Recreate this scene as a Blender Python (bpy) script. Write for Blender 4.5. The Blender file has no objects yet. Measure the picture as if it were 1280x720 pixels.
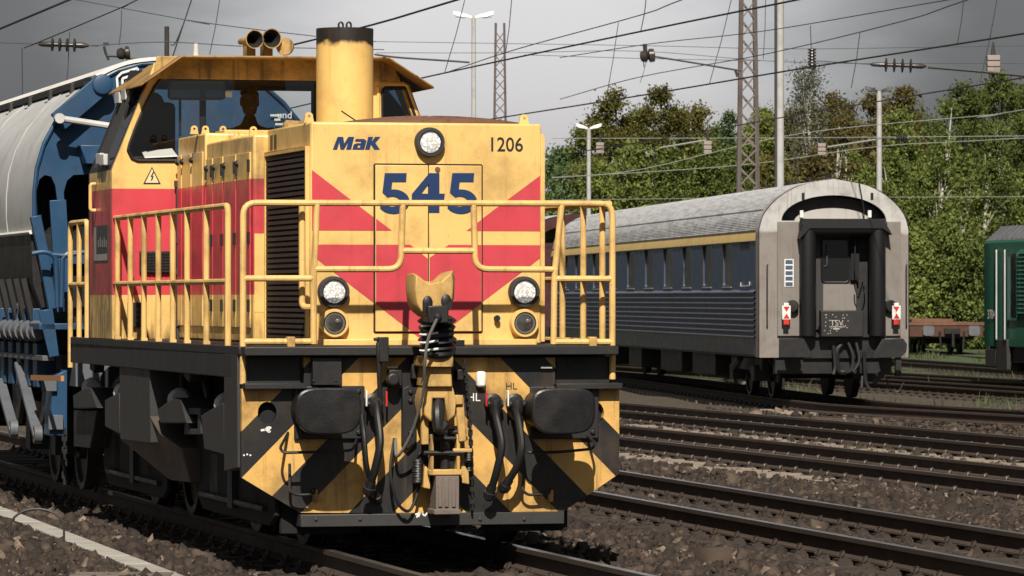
import bpy, bmesh, math, random
import numpy as np
from mathutils import Vector, Matrix
from mathutils.geometry import tessellate_polygon
R = math.radians
random.seed(7)
rng = np.random.default_rng(11)
SC = bpy.context.scene
COL = SC.collection

# ------------------------------------------------------------------ survey of the place
FPX, CX, HZ, EYE = 5500.0, 640.0, 373.0, 1.9          # focal length in photo pixels, horizon row, eye height

def W(px, py, Y):
    """world point seen at photo pixel (px, py) standing Y metres away"""
    return Vector(((px - CX) / FPX * Y, Y, EYE + (HZ - py) / FPX * Y))

def WH(px, py, z):
    """world point at that pixel whose height is z"""
    return W(px, py, FPX * (z - EYE) / (HZ - py))

class Frame:
    """local axes of a vehicle: x right, y back along the track, z up"""
    def __init__(s, ox, oy, tan, oz=0.0):
        s.o = Vector((ox, oy, oz)); s.th = math.atan(tan); s.c = math.cos(s.th); s.s = math.sin(s.th)
    def on_y(s, px, py, yl):
        t = (px - CX) / FPX
        x = (t * (s.o.y + yl * s.c) - s.o.x + yl * s.s) / (s.c - t * s.s)
        Y = s.o.y + x * s.s + yl * s.c
        return Vector((x, yl, EYE + (HZ - py) * Y / FPX - s.o.z))
    def on_x(s, px, py, xl):
        t = (px - CX) / FPX
        y = (s.o.x + xl * s.c - t * (s.o.y + xl * s.s)) / (t * s.c + s.s)
        Y = s.o.y + xl * s.s + y * s.c
        return Vector((xl, y, EYE + (HZ - py) * Y / FPX - s.o.z))
    def world(s, x, y, z=0):
        return Vector((s.o.x + x * s.c - y * s.s, s.o.y + x * s.s + y * s.c, s.o.z + z))

# ------------------------------------------------------------------ meshes
def fillet(pts, rad, n=5):
    pts = [Vector(p) for p in pts]; out = [pts[0]]
    for i in range(1, len(pts) - 1):
        a, b, c = pts[i - 1], pts[i], pts[i + 1]
        d1, d2 = (a - b), (c - b)
        r = min(rad, d1.length * .49, d2.length * .49)
        p, q = b + d1.normalized() * r, b + d2.normalized() * r
        for k in range(n + 1):
            t = k / n
            out.append(p * (1 - t) ** 2 + b * 2 * t * (1 - t) + q * t * t)
    out.append(pts[-1]); return out

def spline(pts, n=8):
    pts = [Vector(p) for p in pts]
    P = [pts[0] * 2 - pts[1]] + pts + [pts[-1] * 2 - pts[-2]]
    out = []
    for i in range(1, len(P) - 2):
        a, b, c, d = P[i - 1:i + 3]
        for k in range(n):
            t = k / n
            out.append(.5 * ((2 * b) + (c - a) * t + (2 * a - 5 * b + 4 * c - d) * t * t + (3 * b - a - 3 * c + d) * t ** 3))
    out.append(P[-2]); return out

class MB:
    def __init__(s): s.v = []; s.f = []; s.m = []; s.cuts = []
    def cut(s): s.cuts.append((len(s.v), len(s.f)))
    def build_each(s, name, *a, **k):
        """one object per piece closed with cut()"""
        v0 = f0 = 0; out = []
        for v1, f1 in s.cuts:
            q = MB(); q.v = s.v[v0:v1]; q.f = [tuple(i - v0 for i in f) for f in s.f[f0:f1]]; q.m = s.m[f0:f1]; out.append(q.build(name, *a, **k)); v0, f0 = v1, f1
        return out
    def add(s, vs, fs, mi=0):
        o = len(s.v); s.v += [tuple(v) for v in vs]
        s.f += [tuple(i + o for i in f) for f in fs]; s.m += [mi] * len(fs); return s
    def box(s, x0, x1, y0, y1, z0, z1, mi=0):
        vs = [(x, y, z) for x in (x0, x1) for y in (y0, y1) for z in (z0, z1)]
        return s.add(vs, [(0, 1, 3, 2), (4, 6, 7, 5), (0, 4, 5, 1), (2, 3, 7, 6), (0, 2, 6, 4), (1, 5, 7, 3)], mi)
    def obox(s, a, b, w, h, mi=0, up=(0, 0, 1)):
        """bar from a to b, w wide and h high"""
        a, b = Vector(a), Vector(b); d = (b - a).normalized(); up = Vector(up)
        sx = d.cross(up)
        if sx.length < 1e-4: sx = d.cross(Vector((0, 1, 0)))
        sx.normalize(); u = sx.cross(d)
        vs = []
        for p in (a, b):
            for i, j in ((-1, -1), (1, -1), (1, 1), (-1, 1)): vs.append(p + sx * i * w / 2 + u * j * h / 2)
        return s.add(vs, [(3, 2, 1, 0), (4, 5, 6, 7), (0, 1, 5, 4), (1, 2, 6, 5), (2, 3, 7, 6), (3, 0, 4, 7)], mi)
    def prism(s, outer, thick, holes=(), mi=0, side=None):
        """outer, holes: 3-D loops in one plane; thick: offset to the other face"""
        loops = [[Vector(p) for p in outer]] + [[Vector(p) for p in h] for h in holes]
        thick = Vector(thick)
        flat = [p for l in loops for p in l]; n = len(flat)
        tri = tessellate_polygon(loops)
        vs = flat + [p + thick for p in flat]
        fs = [tuple(t) for t in tri] + [tuple(i + n for i in reversed(t)) for t in tri]
        s.add(vs, fs, mi)
        o = 0
        for l in loops:
            k = len(l)
            s.add([p for p in l] + [p + thick for p in l], [(i, (i + 1) % k, (i + 1) % k + k, i + k) for i in range(k)], mi if side is None else side)
            o += k
        return s
    def sheet(s, loop, holes=(), mi=0):
        loops = [[Vector(p) for p in loop]] + [[Vector(p) for p in h] for h in holes]
        return s.add([p for l in loops for p in l], [tuple(t) for t in tessellate_polygon(loops)], mi)
    def tube(s, pts, r, n=8, mi=0, caps=True):
        pts = [Vector(p) for p in pts]; N = len(pts)
        rs = r if isinstance(r, (list, tuple)) else [r] * N
        t0 = (pts[1] - pts[0]).normalized()
        u = t0.cross(Vector((0, 0, 1)))
        if u.length < 1e-3: u = t0.cross(Vector((0, 1, 0)))
        u.normalize(); vs = []
        for i, p in enumerate(pts):
            t = (pts[min(i + 1, N - 1)] - pts[max(i - 1, 0)])
            t = t.normalized() if t.length > 1e-9 else t0
            u = (u - t * u.dot(t)); u = u.normalized() if u.length > 1e-6 else t.orthogonal().normalized()
            w = t.cross(u)
            for k in range(n):
                a = 2 * math.pi * k / n
                vs.append(p + (u * math.cos(a) + w * math.sin(a)) * rs[i])
        fs = [(i * n + k, i * n + (k + 1) % n, (i + 1) * n + (k + 1) % n, (i + 1) * n + k) for i in range(N - 1) for k in range(n)]
        if caps: fs += [tuple(reversed(range(n))), tuple((N - 1) * n + k for k in range(n))]
        return s.add(vs, fs, mi)
    def rev(s, o, d, prof, n=24, mi=0, sx=1.0, closed=True):
        """lathe: prof = [(distance along d, radius)...]"""
        o, d = Vector(o), Vector(d).normalized()
        u = d.cross(Vector((0, 0, 1)))
        if u.length < 1e-3: u = Vector((1, 0, 0))
        u.normalize(); w = u.cross(d); vs = []
        for t, r in prof:
            for k in range(n):
                a = 2 * math.pi * k / n
                vs.append(o + d * t + (u * math.cos(a) * sx + w * math.sin(a)) * r)
        fs = [(i * n + k, i * n + (k + 1) % n, (i + 1) * n + (k + 1) % n, (i + 1) * n + k) for i in range(len(prof) - 1) for k in range(n)]
        if closed: fs += [tuple(reversed(range(n))), tuple((len(prof) - 1) * n + k for k in range(n))]
        return s.add(vs, fs, mi)
    def ball(s, c, rx, ry=None, rz=None, n=12, mi=0):
        ry = ry or rx; rz = rz or rx; c = Vector(c); vs = []; m = n // 2
        for i in range(m + 1):
            th = math.pi * i / m
            for k in range(n):
                a = 2 * math.pi * k / n
                vs.append(c + Vector((rx * math.sin(th) * math.cos(a), ry * math.sin(th) * math.sin(a), rz * math.cos(th))))
        return s.add(vs, [(i * n + k, (i + 1) * n + k, (i + 1) * n + (k + 1) % n, i * n + (k + 1) % n) for i in range(m) for k in range(n)], mi)
    def loft(s, sections, mi=0, caps=True, closed=True):
        k = len(sections[0]); vs = [p for sec in sections for p in sec]
        rg = k if closed else k - 1
        fs = [(i * k + j, i * k + (j + 1) % k, (i + 1) * k + (j + 1) % k, (i + 1) * k + j) for i in range(len(sections) - 1) for j in range(rg)]
        s.add(vs, fs, mi)
        if caps:
            for sec in (sections[0], sections[-1]): s.sheet(sec, mi=mi)
        return s
    def build(s, name, mats, parent=None, bevel=0, smooth=35, merge=True):
        if not isinstance(mats, (list, tuple)): mats = [mats]
        me = bpy.data.meshes.new(name)
        me.from_pydata(s.v, [], s.f)
        for m in mats: me.materials.append(m)
        me.polygons.foreach_set('material_index', s.m)
        bm = bmesh.new(); bm.from_mesh(me)
        if merge: bmesh.ops.remove_doubles(bm, verts=bm.verts, dist=1e-5)
        bmesh.ops.recalc_face_normals(bm, faces=bm.faces)
        bm.to_mesh(me); bm.free()
        if smooth:
            me.polygons.foreach_set('use_smooth', [True] * len(me.polygons))
            me.set_sharp_from_angle(angle=R(smooth))
        o = bpy.data.objects.new(name, me); COL.objects.link(o)
        if parent: o.parent = parent
        if bevel:
            b = o.modifiers.new('edge', 'BEVEL'); b.width = bevel; b.segments = 2; b.limit_method = 'ANGLE'; b.angle_limit = R(40)
        return o

def tag(o, label=None, cat=None, group=None, kind=None):
    if label: o['label'] = label
    if cat: o['category'] = cat
    if group: o['group'] = group
    if kind: o['kind'] = kind
    return o

def thing(name, label, cat, loc=(0, 0, 0), rz=0, group=None):
    o = bpy.data.objects.new(name, None); COL.objects.link(o)
    o.empty_display_size = .2
    o.location = loc; o.rotation_euler = (0, 0, rz)
    return tag(o, label, cat, group)

def copy_tree(o, parent=None):
    c = o.copy(); COL.objects.link(c)
    if parent: c.parent = parent
    for ch in list(o.children): copy_tree(ch, c)
    return c

def np_mesh(name, verts, faces, mats, k, parent=None, smooth=False):
    """fast mesh: all faces have k corners"""
    me = bpy.data.meshes.new(name)
    nf = len(faces)
    me.vertices.add(len(verts)); me.vertices.foreach_set('co', np.asarray(verts, np.float32).ravel())
    me.loops.add(nf * k); me.loops.foreach_set('vertex_index', np.asarray(faces, np.int32).ravel())
    me.polygons.add(nf)
    me.polygons.foreach_set('loop_start', np.arange(0, nf * k, k, dtype=np.int32))
    me.polygons.foreach_set('loop_total', np.full(nf, k, np.int32))
    for m in (mats if isinstance(mats, (list, tuple)) else [mats]): me.materials.append(m)
    me.update(calc_edges=True); me.validate()
    if smooth: me.polygons.foreach_set('use_smooth', [True] * nf)
    o = bpy.data.objects.new(name, me); COL.objects.link(o)
    if parent: o.parent = parent
    return o

# ------------------------------------------------------------------ materials
MATS = {}
def nodes_of(name):
    m = bpy.data.materials.new(name); m.use_nodes = True
    nt = m.node_tree; b = nt.nodes['Principled BSDF']; MATS[name] = m
    return m, nt, b
def N(nt, typ, **kw):
    n = nt.nodes.new(typ)
    for k, v in kw.items():
        if k.startswith('i_'): n.inputs[k[2:].replace('_', ' ')].default_value = v
        else: setattr(n, k, v)
    return n
def noise(nt, scale, detail=5, rough=.6, stretch=None, coord='Object'):
    tc = N(nt, 'ShaderNodeTexCoord'); n = N(nt, 'ShaderNodeTexNoise')
    n.inputs['Scale'].default_value = scale; n.inputs['Detail'].default_value = detail; n.inputs['Roughness'].default_value = rough
    if stretch:
        mp = N(nt, 'ShaderNodeMapping'); mp.inputs['Scale'].default_value = stretch
        nt.links.new(tc.outputs[coord], mp.inputs[0]); nt.links.new(mp.outputs[0], n.inputs['Vector'])
    else: nt.links.new(tc.outputs[coord], n.inputs['Vector'])
    return n.outputs['Fac']
def ramp(nt, src, a, b, lo=0.0, hi=1.0):
    n = N(nt, 'ShaderNodeMapRange'); n.inputs['From Min'].default_value = a; n.inputs['From Max'].default_value = b
    n.inputs['To Min'].default_value = lo; n.inputs['To Max'].default_value = hi; n.interpolation_type = 'SMOOTHSTEP'
    nt.links.new(src, n.inputs['Value']); return n.outputs[0]
def math_(nt, op, a, b=None):
    n = N(nt, 'ShaderNodeMath', operation=op)
    for i, v in enumerate((a, b)):
        if v is None: continue
        if isinstance(v, (int, float)): n.inputs[i].default_value = v
        else: nt.links.new(v, n.inputs[i])
    return n.outputs[0]
def mix(nt, fac, a, b):
    n = N(nt, 'ShaderNodeMix', data_type='RGBA')
    for sock, v in ((n.inputs[0], fac), (n.inputs[6], a), (n.inputs[7], b)):
        if isinstance(v, (int, float)): sock.default_value = v
        elif isinstance(v, tuple): sock.default_value = (*v, 1) if len(v) == 3 else v
        else: nt.links.new(v, sock)
    return n.outputs[2]
def weather(nt, b, col, dirt, amount, rough, rvar=.15, streak=True, fine=True, bump=.0):
    """grime in blotches and run-down streaks over a base colour (socket or tuple)"""
    f = ramp(nt, noise(nt, 2.3, 7, .65), .42, .75, 0, amount)
    c = mix(nt, f, col, dirt)
    if streak:
        f2 = ramp(nt, noise(nt, 1.0, 5, .6, (14, 14, .9)), .52, .78, 0, amount)
        c = mix(nt, f2, c, dirt)
    if fine:
        f3 = ramp(nt, noise(nt, 45, 3, .6), .60, .74, 0, amount * .6)
        c = mix(nt, f3, c, dirt)
    nt.links.new(c, b.inputs['Base Color'])
    r = ramp(nt, noise(nt, 5, 4), .3, .75, rough, min(1, rough + rvar))
    nt.links.new(r, b.inputs['Roughness'])
    if bump:
        bp = N(nt, 'ShaderNodeBump'); bp.inputs['Strength'].default_value = bump; bp.inputs['Distance'].default_value = .01
        nt.links.new(noise(nt, 60, 4), bp.inputs['Height']); nt.links.new(bp.outputs[0], b.inputs['Normal'])
def chips(nt, c, col, thr=.735, scale=19):
    """small chipped and scraped spots"""
    f = math_(nt, 'MULTIPLY', ramp(nt, noise(nt, scale, 6, .75), thr, thr + .02, 0, .85), ramp(nt, noise(nt, 1.7, 3), .42, .6)); return mix(nt, f, c, col)
def ripple(nt, b, s=.12):
    bp = N(nt, 'ShaderNodeBump'); bp.inputs['Strength'].default_value = s; bp.inputs['Distance'].default_value = .02
    nt.links.new(noise(nt, 2.6, 2, .4), bp.inputs['Height']); nt.links.new(bp.outputs[0], b.inputs['Normal'])
def paint(name, col, rough=.4, dirt=(.05, .035, .02), amount=.35, metal=0, streak=True, bump=.0, spec=.5, chip=None):
    m, nt, b = nodes_of(name)
    weather(nt, b, chips(nt, col, chip) if chip else col, dirt, amount, rough, streak=streak, bump=bump)
    if chip: ripple(nt, b)
    b.inputs['Metallic'].default_value = metal
    b.inputs['Specular IOR Level'].default_value = spec
    return m
def flat(name, col, rough=.5, metal=0, emit=0):
    m, nt, b = nodes_of(name)
    b.inputs['Base Color'].default_value = (*col, 1); b.inputs['Roughness'].default_value = rough; b.inputs['Metallic'].default_value = metal
    if emit:
        b.inputs['Emission Color'].default_value = (*col, 1); b.inputs['Emission Strength'].default_value = emit
    return m
def objxyz(nt):
    tc = N(nt, 'ShaderNodeTexCoord'); sp = N(nt, 'ShaderNodeSeparateXYZ'); nt.links.new(tc.outputs['Object'], sp.inputs[0])
    return sp.outputs

YEL, RED = (.77, .50, .168), (.55, .054, .072)
DIRT = (.075, .045, .022)
yellow = paint('yellow_paint', YEL, .38, DIRT, .40, chip=(.12, .06, .03))
rail_yellow = paint('yellow_handrail_paint', (.74, .48, .17), .42, (.14, .075, .03), .65, chip=(.10, .055, .03))
red = paint('red_paint', RED, .38, (.14, .03, .03), .34, chip=(.30, .10, .06))
navy = flat('navy_lettering', (.012, .035, .11), .4)
black_ink = flat('black_lettering', (.015, .015, .017), .5)
white_ink = flat('white_lettering', (.75, .74, .70), .5)
dark_frame = paint('dark_grey_underframe', (.013, .0128, .0135), .5, (.027, .021, .017), .5, bump=.15)
dark_rust = paint('dark_rusty_grille', (.045, .026, .018), .7, (.02, .013, .01), .6)
mid_frame = paint('worn_grey_metal', (.033, .032, .0325), .5, (.026, .020, .015), .5, bump=.15)
black_m = paint('black_metal', (.009, .009, .010), .45, (.026, .02, .016), .45, bump=.1)
rubber = flat('black_rubber', (.007, .007, .0075), .5)
cable_m = flat('grey_cable', (.16, .15, .14), .5)
steel = paint('bright_steel', (.45, .43, .40), .35, (.12, .08, .05), .5, metal=.8)
light_paint = paint('light_grey_paint', (.55, .54, .52), .45, (.12, .10, .08), .3)
rust = paint('rusty_steel', (.16, .075, .045), .75, (.05, .028, .02), .6, bump=.3)
rusty_yellow = paint('worn_yellow_casting', (.55, .34, .11), .5, (.07, .04, .02), .9, bump=.2)
concrete = paint('concrete', (.36, .34, .30), .9, (.13, .11, .085), .5, streak=False, bump=.4)
wood_grey = paint('weathered_wood', (.16, .13, .11), .85, (.05, .04, .03), .6, bump=.4)
red_lens = flat('red_marking', (.55, .03, .02), .4)
orange_m = flat('dull_orange', (.42, .20, .08), .6)
blue = paint('blue_wagon_paint', (.014, .058, .128), .4, (.03, .035, .045), .45)
silver = paint('grey_white_wagon_body', (.52, .52, .515), .4, (.20, .185, .17), .35, streak=False)
roller_m = paint('dull_grey_blue_steel', (.11, .12, .135), .45, (.06, .05, .045), .5)
white_top = paint('pale_wagon_roof', (.74, .72, .69), .5, (.2, .18, .16), .4)
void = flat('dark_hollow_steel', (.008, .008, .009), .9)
buffer_m = paint('greased_buffer_steel', (.008, .008, .009), .32, (.035, .03, .026), .75, streak=False, bump=.2)
reflector_m = flat('dull_reflector', (.13, .12, .105), .3)
seam_m = paint('weld_seam_grey', (.42, .415, .405), .5, (.12, .10, .09), .4)

# banded cab and hood sides: yellow, red, yellow with road grime towards the bottom, cab side darkened for shade
def banded(name, z0, z1, amount, grime_z):
    m, nt, b = nodes_of(name)
    x, y, z = objxyz(nt)
    inband = math_(nt, 'MULTIPLY', math_(nt, 'GREATER_THAN', z, z0), math_(nt, 'LESS_THAN', z, z1))
    c = mix(nt, inband, YEL, RED)
    g = math_(nt, 'MULTIPLY', ramp(nt, z, grime_z + .35, grime_z, 0, .8), ramp(nt, noise(nt, 6, 5, .6, (3, 3, .7)), .35, .65))
    c = mix(nt, g, c, DIRT)
    weather(nt, b, chips(nt, c, (.12, .06, .03)), DIRT, amount, .3); ripple(nt, b)
    return m
band_cab = banded('yellow_red_cab_paint', 1.93, 2.87, .38, 1.5)
band_shaded = banded('shade_darkened_cab_side_paint', 1.93, 2.87, .9, 1.9)  # extra dirt tint puts the shade of the cab side into its colour
band_hood = banded('yellow_red_streaked_hood_paint', 1.93, 2.87, .62, 1.5)

def stack_paint():
    m, nt, b = nodes_of('sooted_yellow_paint')
    x, y, z = objxyz(nt)
    zz = math_(nt, 'ADD', z, math_(nt, 'MULTIPLY', math_(nt, 'SUBTRACT', noise(nt, 4, 3), .5), .16))
    soot = ramp(nt, zz, 4.035, 4.07)
    c = mix(nt, soot, YEL, (.012, .011, .011))
    weather(nt, b, c, DIRT, .3, .4)
    return m
stack_m = stack_paint()

def striped():
    """45 degree black and yellow warning bands, mirrored about the middle"""
    m, nt, b = nodes_of('warning_stripe_paint')
    x, y, z = objxyz(nt)
    u = math_(nt, 'ADD', math_(nt, 'ABSOLUTE', x), z)
    fr = math_(nt, 'FRACT', math_(nt, 'DIVIDE', math_(nt, 'ADD', u, 7.2 - 1.63), .72))
    on = math_(nt, 'LESS_THAN', fr, .515)
    c = mix(nt, on, (.010, .010, .011), (.68, .40, .115))
    weather(nt, b, chips(nt, c, (.07, .05, .035), .71), (.055, .036, .022), .75, .45, bump=.05)
    return m

def glass(name, tint=(.88, .90, .90), refl=.10):
    m, nt, b = nodes_of(name)
    out = nt.nodes['Material Output']
    t = N(nt, 'ShaderNodeBsdfTransparent'); t.inputs[0].default_value = (*tint, 1)
    g = N(nt, 'ShaderNodeBsdfGlossy'); g.inputs['Roughness'].default_value = .03
    fr = N(nt, 'ShaderNodeFresnel'); fr.inputs[0].default_value = 1.45
    a = math_(nt, 'ADD', fr.outputs[0], refl * .3)
    mx = N(nt, 'ShaderNodeMixShader'); nt.links.new(a, mx.inputs[0]); nt.links.new(t.outputs[0], mx.inputs[1]); nt.links.new(g.outputs[0], mx.inputs[2])
    nt.links.new(mx.outputs[0], out.inputs['Surface']); return m
cab_glass = glass('cab_glass')
dark_glass = paint('dark_window_glass', (.012, .015, .018), .06, (.05, .05, .05), .2, spec=.8)

def lens_mat():
    m, nt, b = nodes_of('lamp_lens')
    v = N(nt, 'ShaderNodeTexVoronoi'); v.inputs['Scale'].default_value = 55
    tc = N(nt, 'ShaderNodeTexCoord'); nt.links.new(tc.outputs['Object'], v.inputs['Vector'])
    c = mix(nt, ramp(nt, v.outputs['Distance'], .25, .6), (.88, .87, .84), (.42, .41, .38))
    nt.links.new(c, b.inputs['Base Color']); b.inputs['Roughness'].default_value = .2
    nt.links.new(c, b.inputs['Emission Color']); b.inputs['Emission Strength'].default_value = .25
    bp = N(nt, 'ShaderNodeBump'); bp.inputs['Strength'].default_value = .5; nt.links.new(v.outputs['Distance'], bp.inputs['Height']); nt.links.new(bp.outputs[0], b.inputs['Normal'])
    return m
lens_m = lens_mat()
off_lens = paint('unlit_lamp_lens', (.03, .027, .024), .05, (.20, .19, .17), .45, spec=1)


def text_loops(txt, size, font_off=0.0):
    cu = bpy.data.curves.new('t', 'FONT'); cu.body = txt; cu.size = size; cu.offset = font_off; cu.resolution_u = 4
    cu.align_x = 'CENTER'; cu.align_y = 'CENTER'
    ob = bpy.data.objects.new('t', cu); COL.objects.link(ob)
    me = bpy.data.meshes.new_from_object(ob)
    vs = [tuple(v.co) for v in me.vertices]; fs = [tuple(p.vertices) for p in me.polygons]
    bpy.data.objects.remove(ob); bpy.data.curves.remove(cu); bpy.data.meshes.remove(me)
    return vs, fs
def lettering(name, txt, size, origin, ux, uz, mat, parent, off=0.0, sx=1.0):
    """flat writing laid on a surface: ux, uz = local directions of the line and of up"""
    vs, fs = text_loops(txt, size, off); o, ux, uz = Vector(origin), Vector(ux), Vector(uz)
    b = MB(); b.add([o + ux * (v[0] * sx) + uz * v[1] for v in vs], fs)
    return b.build(name, mat, parent, smooth=0)
SKY_AZ, SKY_HI, SKY_LO, SKY_STR, EXPO = 0.0, 1.12, .27, .10, 0.35
# ================================================================== the diesel locomotive
stripe_m = striped()
Y0 = FPX / 165.0
TANL = (640 + 750) / FPX
L = Frame((537 - CX) / FPX * Y0, Y0, TANL)
loco = thing('diesel_locomotive', 'yellow and red diesel shunting locomotive numbered 545 with striped front plate', 'locomotive', L.o, L.th)
def ly(px, py, y=0.0): return L.on_y(px, py, y)
def lx(px, py, x): return L.on_x(px, py, x)
HW = 1.47
HF = 0.85                                             # hood front plane
CF = lx(140, 300, -HW).y                              # cab front plane
CR = lx(112, 300, -HW).y                              # cab rear
LE = lx(88, 400, -HW).y                               # rear end of the deck

def px_loop(pts, y): return [ly(a, b, y) for a, b in pts]
def mirror(v): return Vector((-v.x, v.y, v.z))

# deck and sills
m = MB()
m.box(-HW, HW, 0, LE, 1.475, 1.54); m.box(-HW + .02, HW - .02, -.14, 0, 1.470, 1.538)
m.box(-HW, -HW + .08, .3, LE, 1.30, 1.475); m.box(HW - .08, HW, .3, LE, 1.30, 1.475)
m.box(-.9, .9, .25, LE, 1.0, 1.473)
m.build('deck', dark_frame, loco, bevel=.008)

# front plate, striped
out = [(380, 447), (380, 486), (302, 486), (302, 597), (375, 641), (702, 641), (774, 592), (774, 486), (694, 486), (694, 447)]
lo = px_loop(out, 0)
hole_l = [ly(334 + 12 * math.cos(a), 516 + 14 * math.sin(a), 0) for a in np.linspace(0, 2 * math.pi, 16, endpoint=False)]
hole_r = [ly(744 + 11 * math.cos(a), 516 + 14 * math.sin(a), 0) for a in np.linspace(0, 2 * math.pi, 16, endpoint=False)]
pits = [[(425, 628), (455, 628), (455, 640.5), (425, 640.5)], [(524, 626), (546, 626), (546, 640), (524, 640)], [(640, 630), (654, 630), (654, 640), (640, 640)]]
front = MB().prism(lo, (0, .06, 0), holes=[hole_l, hole_r]).build('front_plate', stripe_m, loco, bevel=.006)
m = MB()
for c in (hole_l, hole_r):
    m.prism([p + Vector((0, .065, 0)) for p in c], (0, .2, 0)); m.cut()
m.build_each('lifting_hole_socket', void, loco)
m = MB(); m.box(ly(374, 650).x, ly(703, 650).x, -.06, .12, ly(500, 657).z, ly(500, 641.5).z)
for px in (395, 450, 505, 600, 655): c = ly(px, 649, -.06); m.rev(c, (0, -1, 0), [(0, .016), (.012, .014)], 8)
m.build('rail_guard_beam', mid_frame, loco, bevel=.01)
# corner step recesses
for (x0, x1, x2, x3) in ((312, 378, 303, 380), (697, 768, 692, 774)):
    s = MB(); a, b_ = ly(x0, 446), ly(x1, 480)
    s.box(a.x, b_.x, .06, .10, b_.z, a.z)
    a, b_ = ly(x2, 479), ly(x3, 486)
    s.box(a.x, b_.x, -.10, .30, b_.z, a.z)
    a, b_ = ly(x2, 446), ly(x2, 486)
    s.build('corner_step', dark_frame, loco, bevel=.006)
m = MB(); a, b_ = ly(388, 447), ly(424, 481); m.box(a.x, b_.x, -.09, -.002, b_.z, a.z)
for px in (392, 420): m.rev(ly(px, 476, -.09), (0, -1, 0), [(0, .011), (.008, .009)], 8)
m.build('socket_box', black_m, loco, bevel=.012)
m = MB(); a, b_ = ly(512, 452), ly(531, 474); m.box(a.x, b_.x, -.07, -.002, b_.z, a.z); m.build('junction_box', dark_frame, loco, bevel=.012)
m = MB(); a, b_ = ly(713, 455), ly(742, 460); m.box(a.x, b_.x, .052, .0595, b_.z, a.z); m.build('vent_slot', black_m, loco)

# buffers
for cx_ in (411, 704.5):
    c = ly(cx_, 514, -.6); m = MB()
    m.rev((c.x, -.56, c.z), (0, 1, 0), [(0, .10), (.22, .10)], 20)
    m.rev((c.x, -.36, c.z), (0, 1, 0), [(0, .155), (.05, .16), (.34, .17), (.36, .17)], 20)
    buf = m.build('buffer', black_m, loco, bevel=0)
    m = MB(); secs = []
    for yy, sc in ((-.625, .0), (-.624, .55), (-.620, .93), (-.613, .99), (-.606, 1.0), (-.578, 1.0), (-.572, .99), (-.565, .35)):
        sec = []
        for a in np.linspace(0, 2 * math.pi, 40, endpoint=False):
            ca, sa = math.cos(a), math.sin(a); e = .55
            sec.append(Vector((c.x + .245 * max(sc, .01) * math.copysign(abs(ca) ** e, ca), yy, c.z + .172 * max(sc, .01) * math.copysign(abs(sa) ** (.45 if sa > 0 else .8), sa))))
        secs.append(sec)
    m.loft(secs); m.build('buffer_plate', buffer_m, buf, smooth=14)
    m = MB(); w = ly(cx_, 514, 0); m.box(w.x - .27, w.x + .27, -.035, -.002, w.z - .21, w.z + .19)
    for sx in (-.22, .22):
        for sz in (-.16, .15): m.rev((w.x + sx, -.035, w.z + sz), (0, -1, 0), [(0, .024), (.018, .02)], 6)
    m.build('buffer_flange', dark_frame, buf, bevel=.008)

# shunter's grab handles under the buffers
for pts in ([(360, 541, 0), (350, 560, -.2), (354, 566, -.25), (395, 565, -.25), (441, 563, -.25), (446, 548, 0)],
            [(733, 543, 0), (744, 554, -.2), (741, 561, -.25), (700, 565, -.25), (658, 566, -.25), (652, 550, 0)],
            [(655, 592, -.01), (652, 612, -.1), (660, 619, -.1), (686, 617, -.1), (688, 612, -.01)],
            [(362, 580, -.01), (362, 615, -.12), (372, 619, -.12), (392, 618, -.12), (393, 612, -.01)]):
    MB().tube(fillet([ly(*p) for p in pts], .06), .011, 8).build('grab_handle', black_m, loco)
for px in (393, 687):
    m = MB(); a, b_ = ly(px - 3, 612), ly(px + 3, 627); m.box(a.x, b_.x, -.05, -.002, b_.z, a.z); m.build('handle_bracket', rusty_yellow, loco, bevel=.006)

# brake hoses with their cocks
def hose(pts, r=.030):
    h = MB().tube(spline([ly(*p) for p in pts], 8), r, 10).build('brake_hose', rubber, loco)
    k = MB(); a, b_ = ly(*pts[-2]), ly(*pts[-1]); d = (b_ - a).normalized()
    k.rev(b_ - d * .03, d, [(0, r * 1.25), (.05, r * 1.25), (.055, r * 1.7), (.10, r * 1.5), (.12, r * .8)], 10)
    k.build('hose_coupling', black_m, h)
    return h
hose([(618, 508, -.10), (621, 524, -.2), (627, 556, -.28), (621, 588, -.26), (614, 612, -.2)])
hose([(644, 508, -.10), (648, 526, -.2), (652, 558, -.28), (646, 583, -.26), (634, 603, -.2)])
hose([(470, 500, -.10), (472, 520, -.2), (475, 553, -.28), (469, 585, -.26), (463, 606, -.2)])
hose([(452, 520, -.08), (455, 545, -.18), (458, 580, -.2), (464, 603, -.15), (470, 618, -.1)], .02)
hose([(493, 548, -.05), (488, 590, -.14), (497, 628, -.16), (512, 638, -.14), (523, 610, -.1), (524, 580, -.05)], .012)
for (px, ring) in ((616, red_lens), (643, white_ink), (466, white_ink)):
    m = MB(); c = ly(px, 503, -.02)
    m.rev(c, (0, -1, 0), [(0, .07), (.02, .07), (.03, .05), (.12, .045)], 14)
    m.rev(c + Vector((0, -.09, .02)), (0, 0, -1), [(0, .045), (.08, .05), (.12, .034)], 12)
    m.rev(c + Vector((-.06, -.07, -.01)), (1, 0, 0), [(0, .03), (.12, .03)], 10)
    v = m.build('brake_cock', black_m, loco)
    m = MB(); p = ly(px - 8, 488, -.14); q = ly(px - 8, 508, -.14); m.obox(p, q, .012, .03); m.build('cock_handle', ring, v, bevel=.004)
m = MB(); m.obox(ly(483, 489, -.12), ly(483, 508, -.12), .012, .02); m.build('cock_handle', red_lens, loco)
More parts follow.
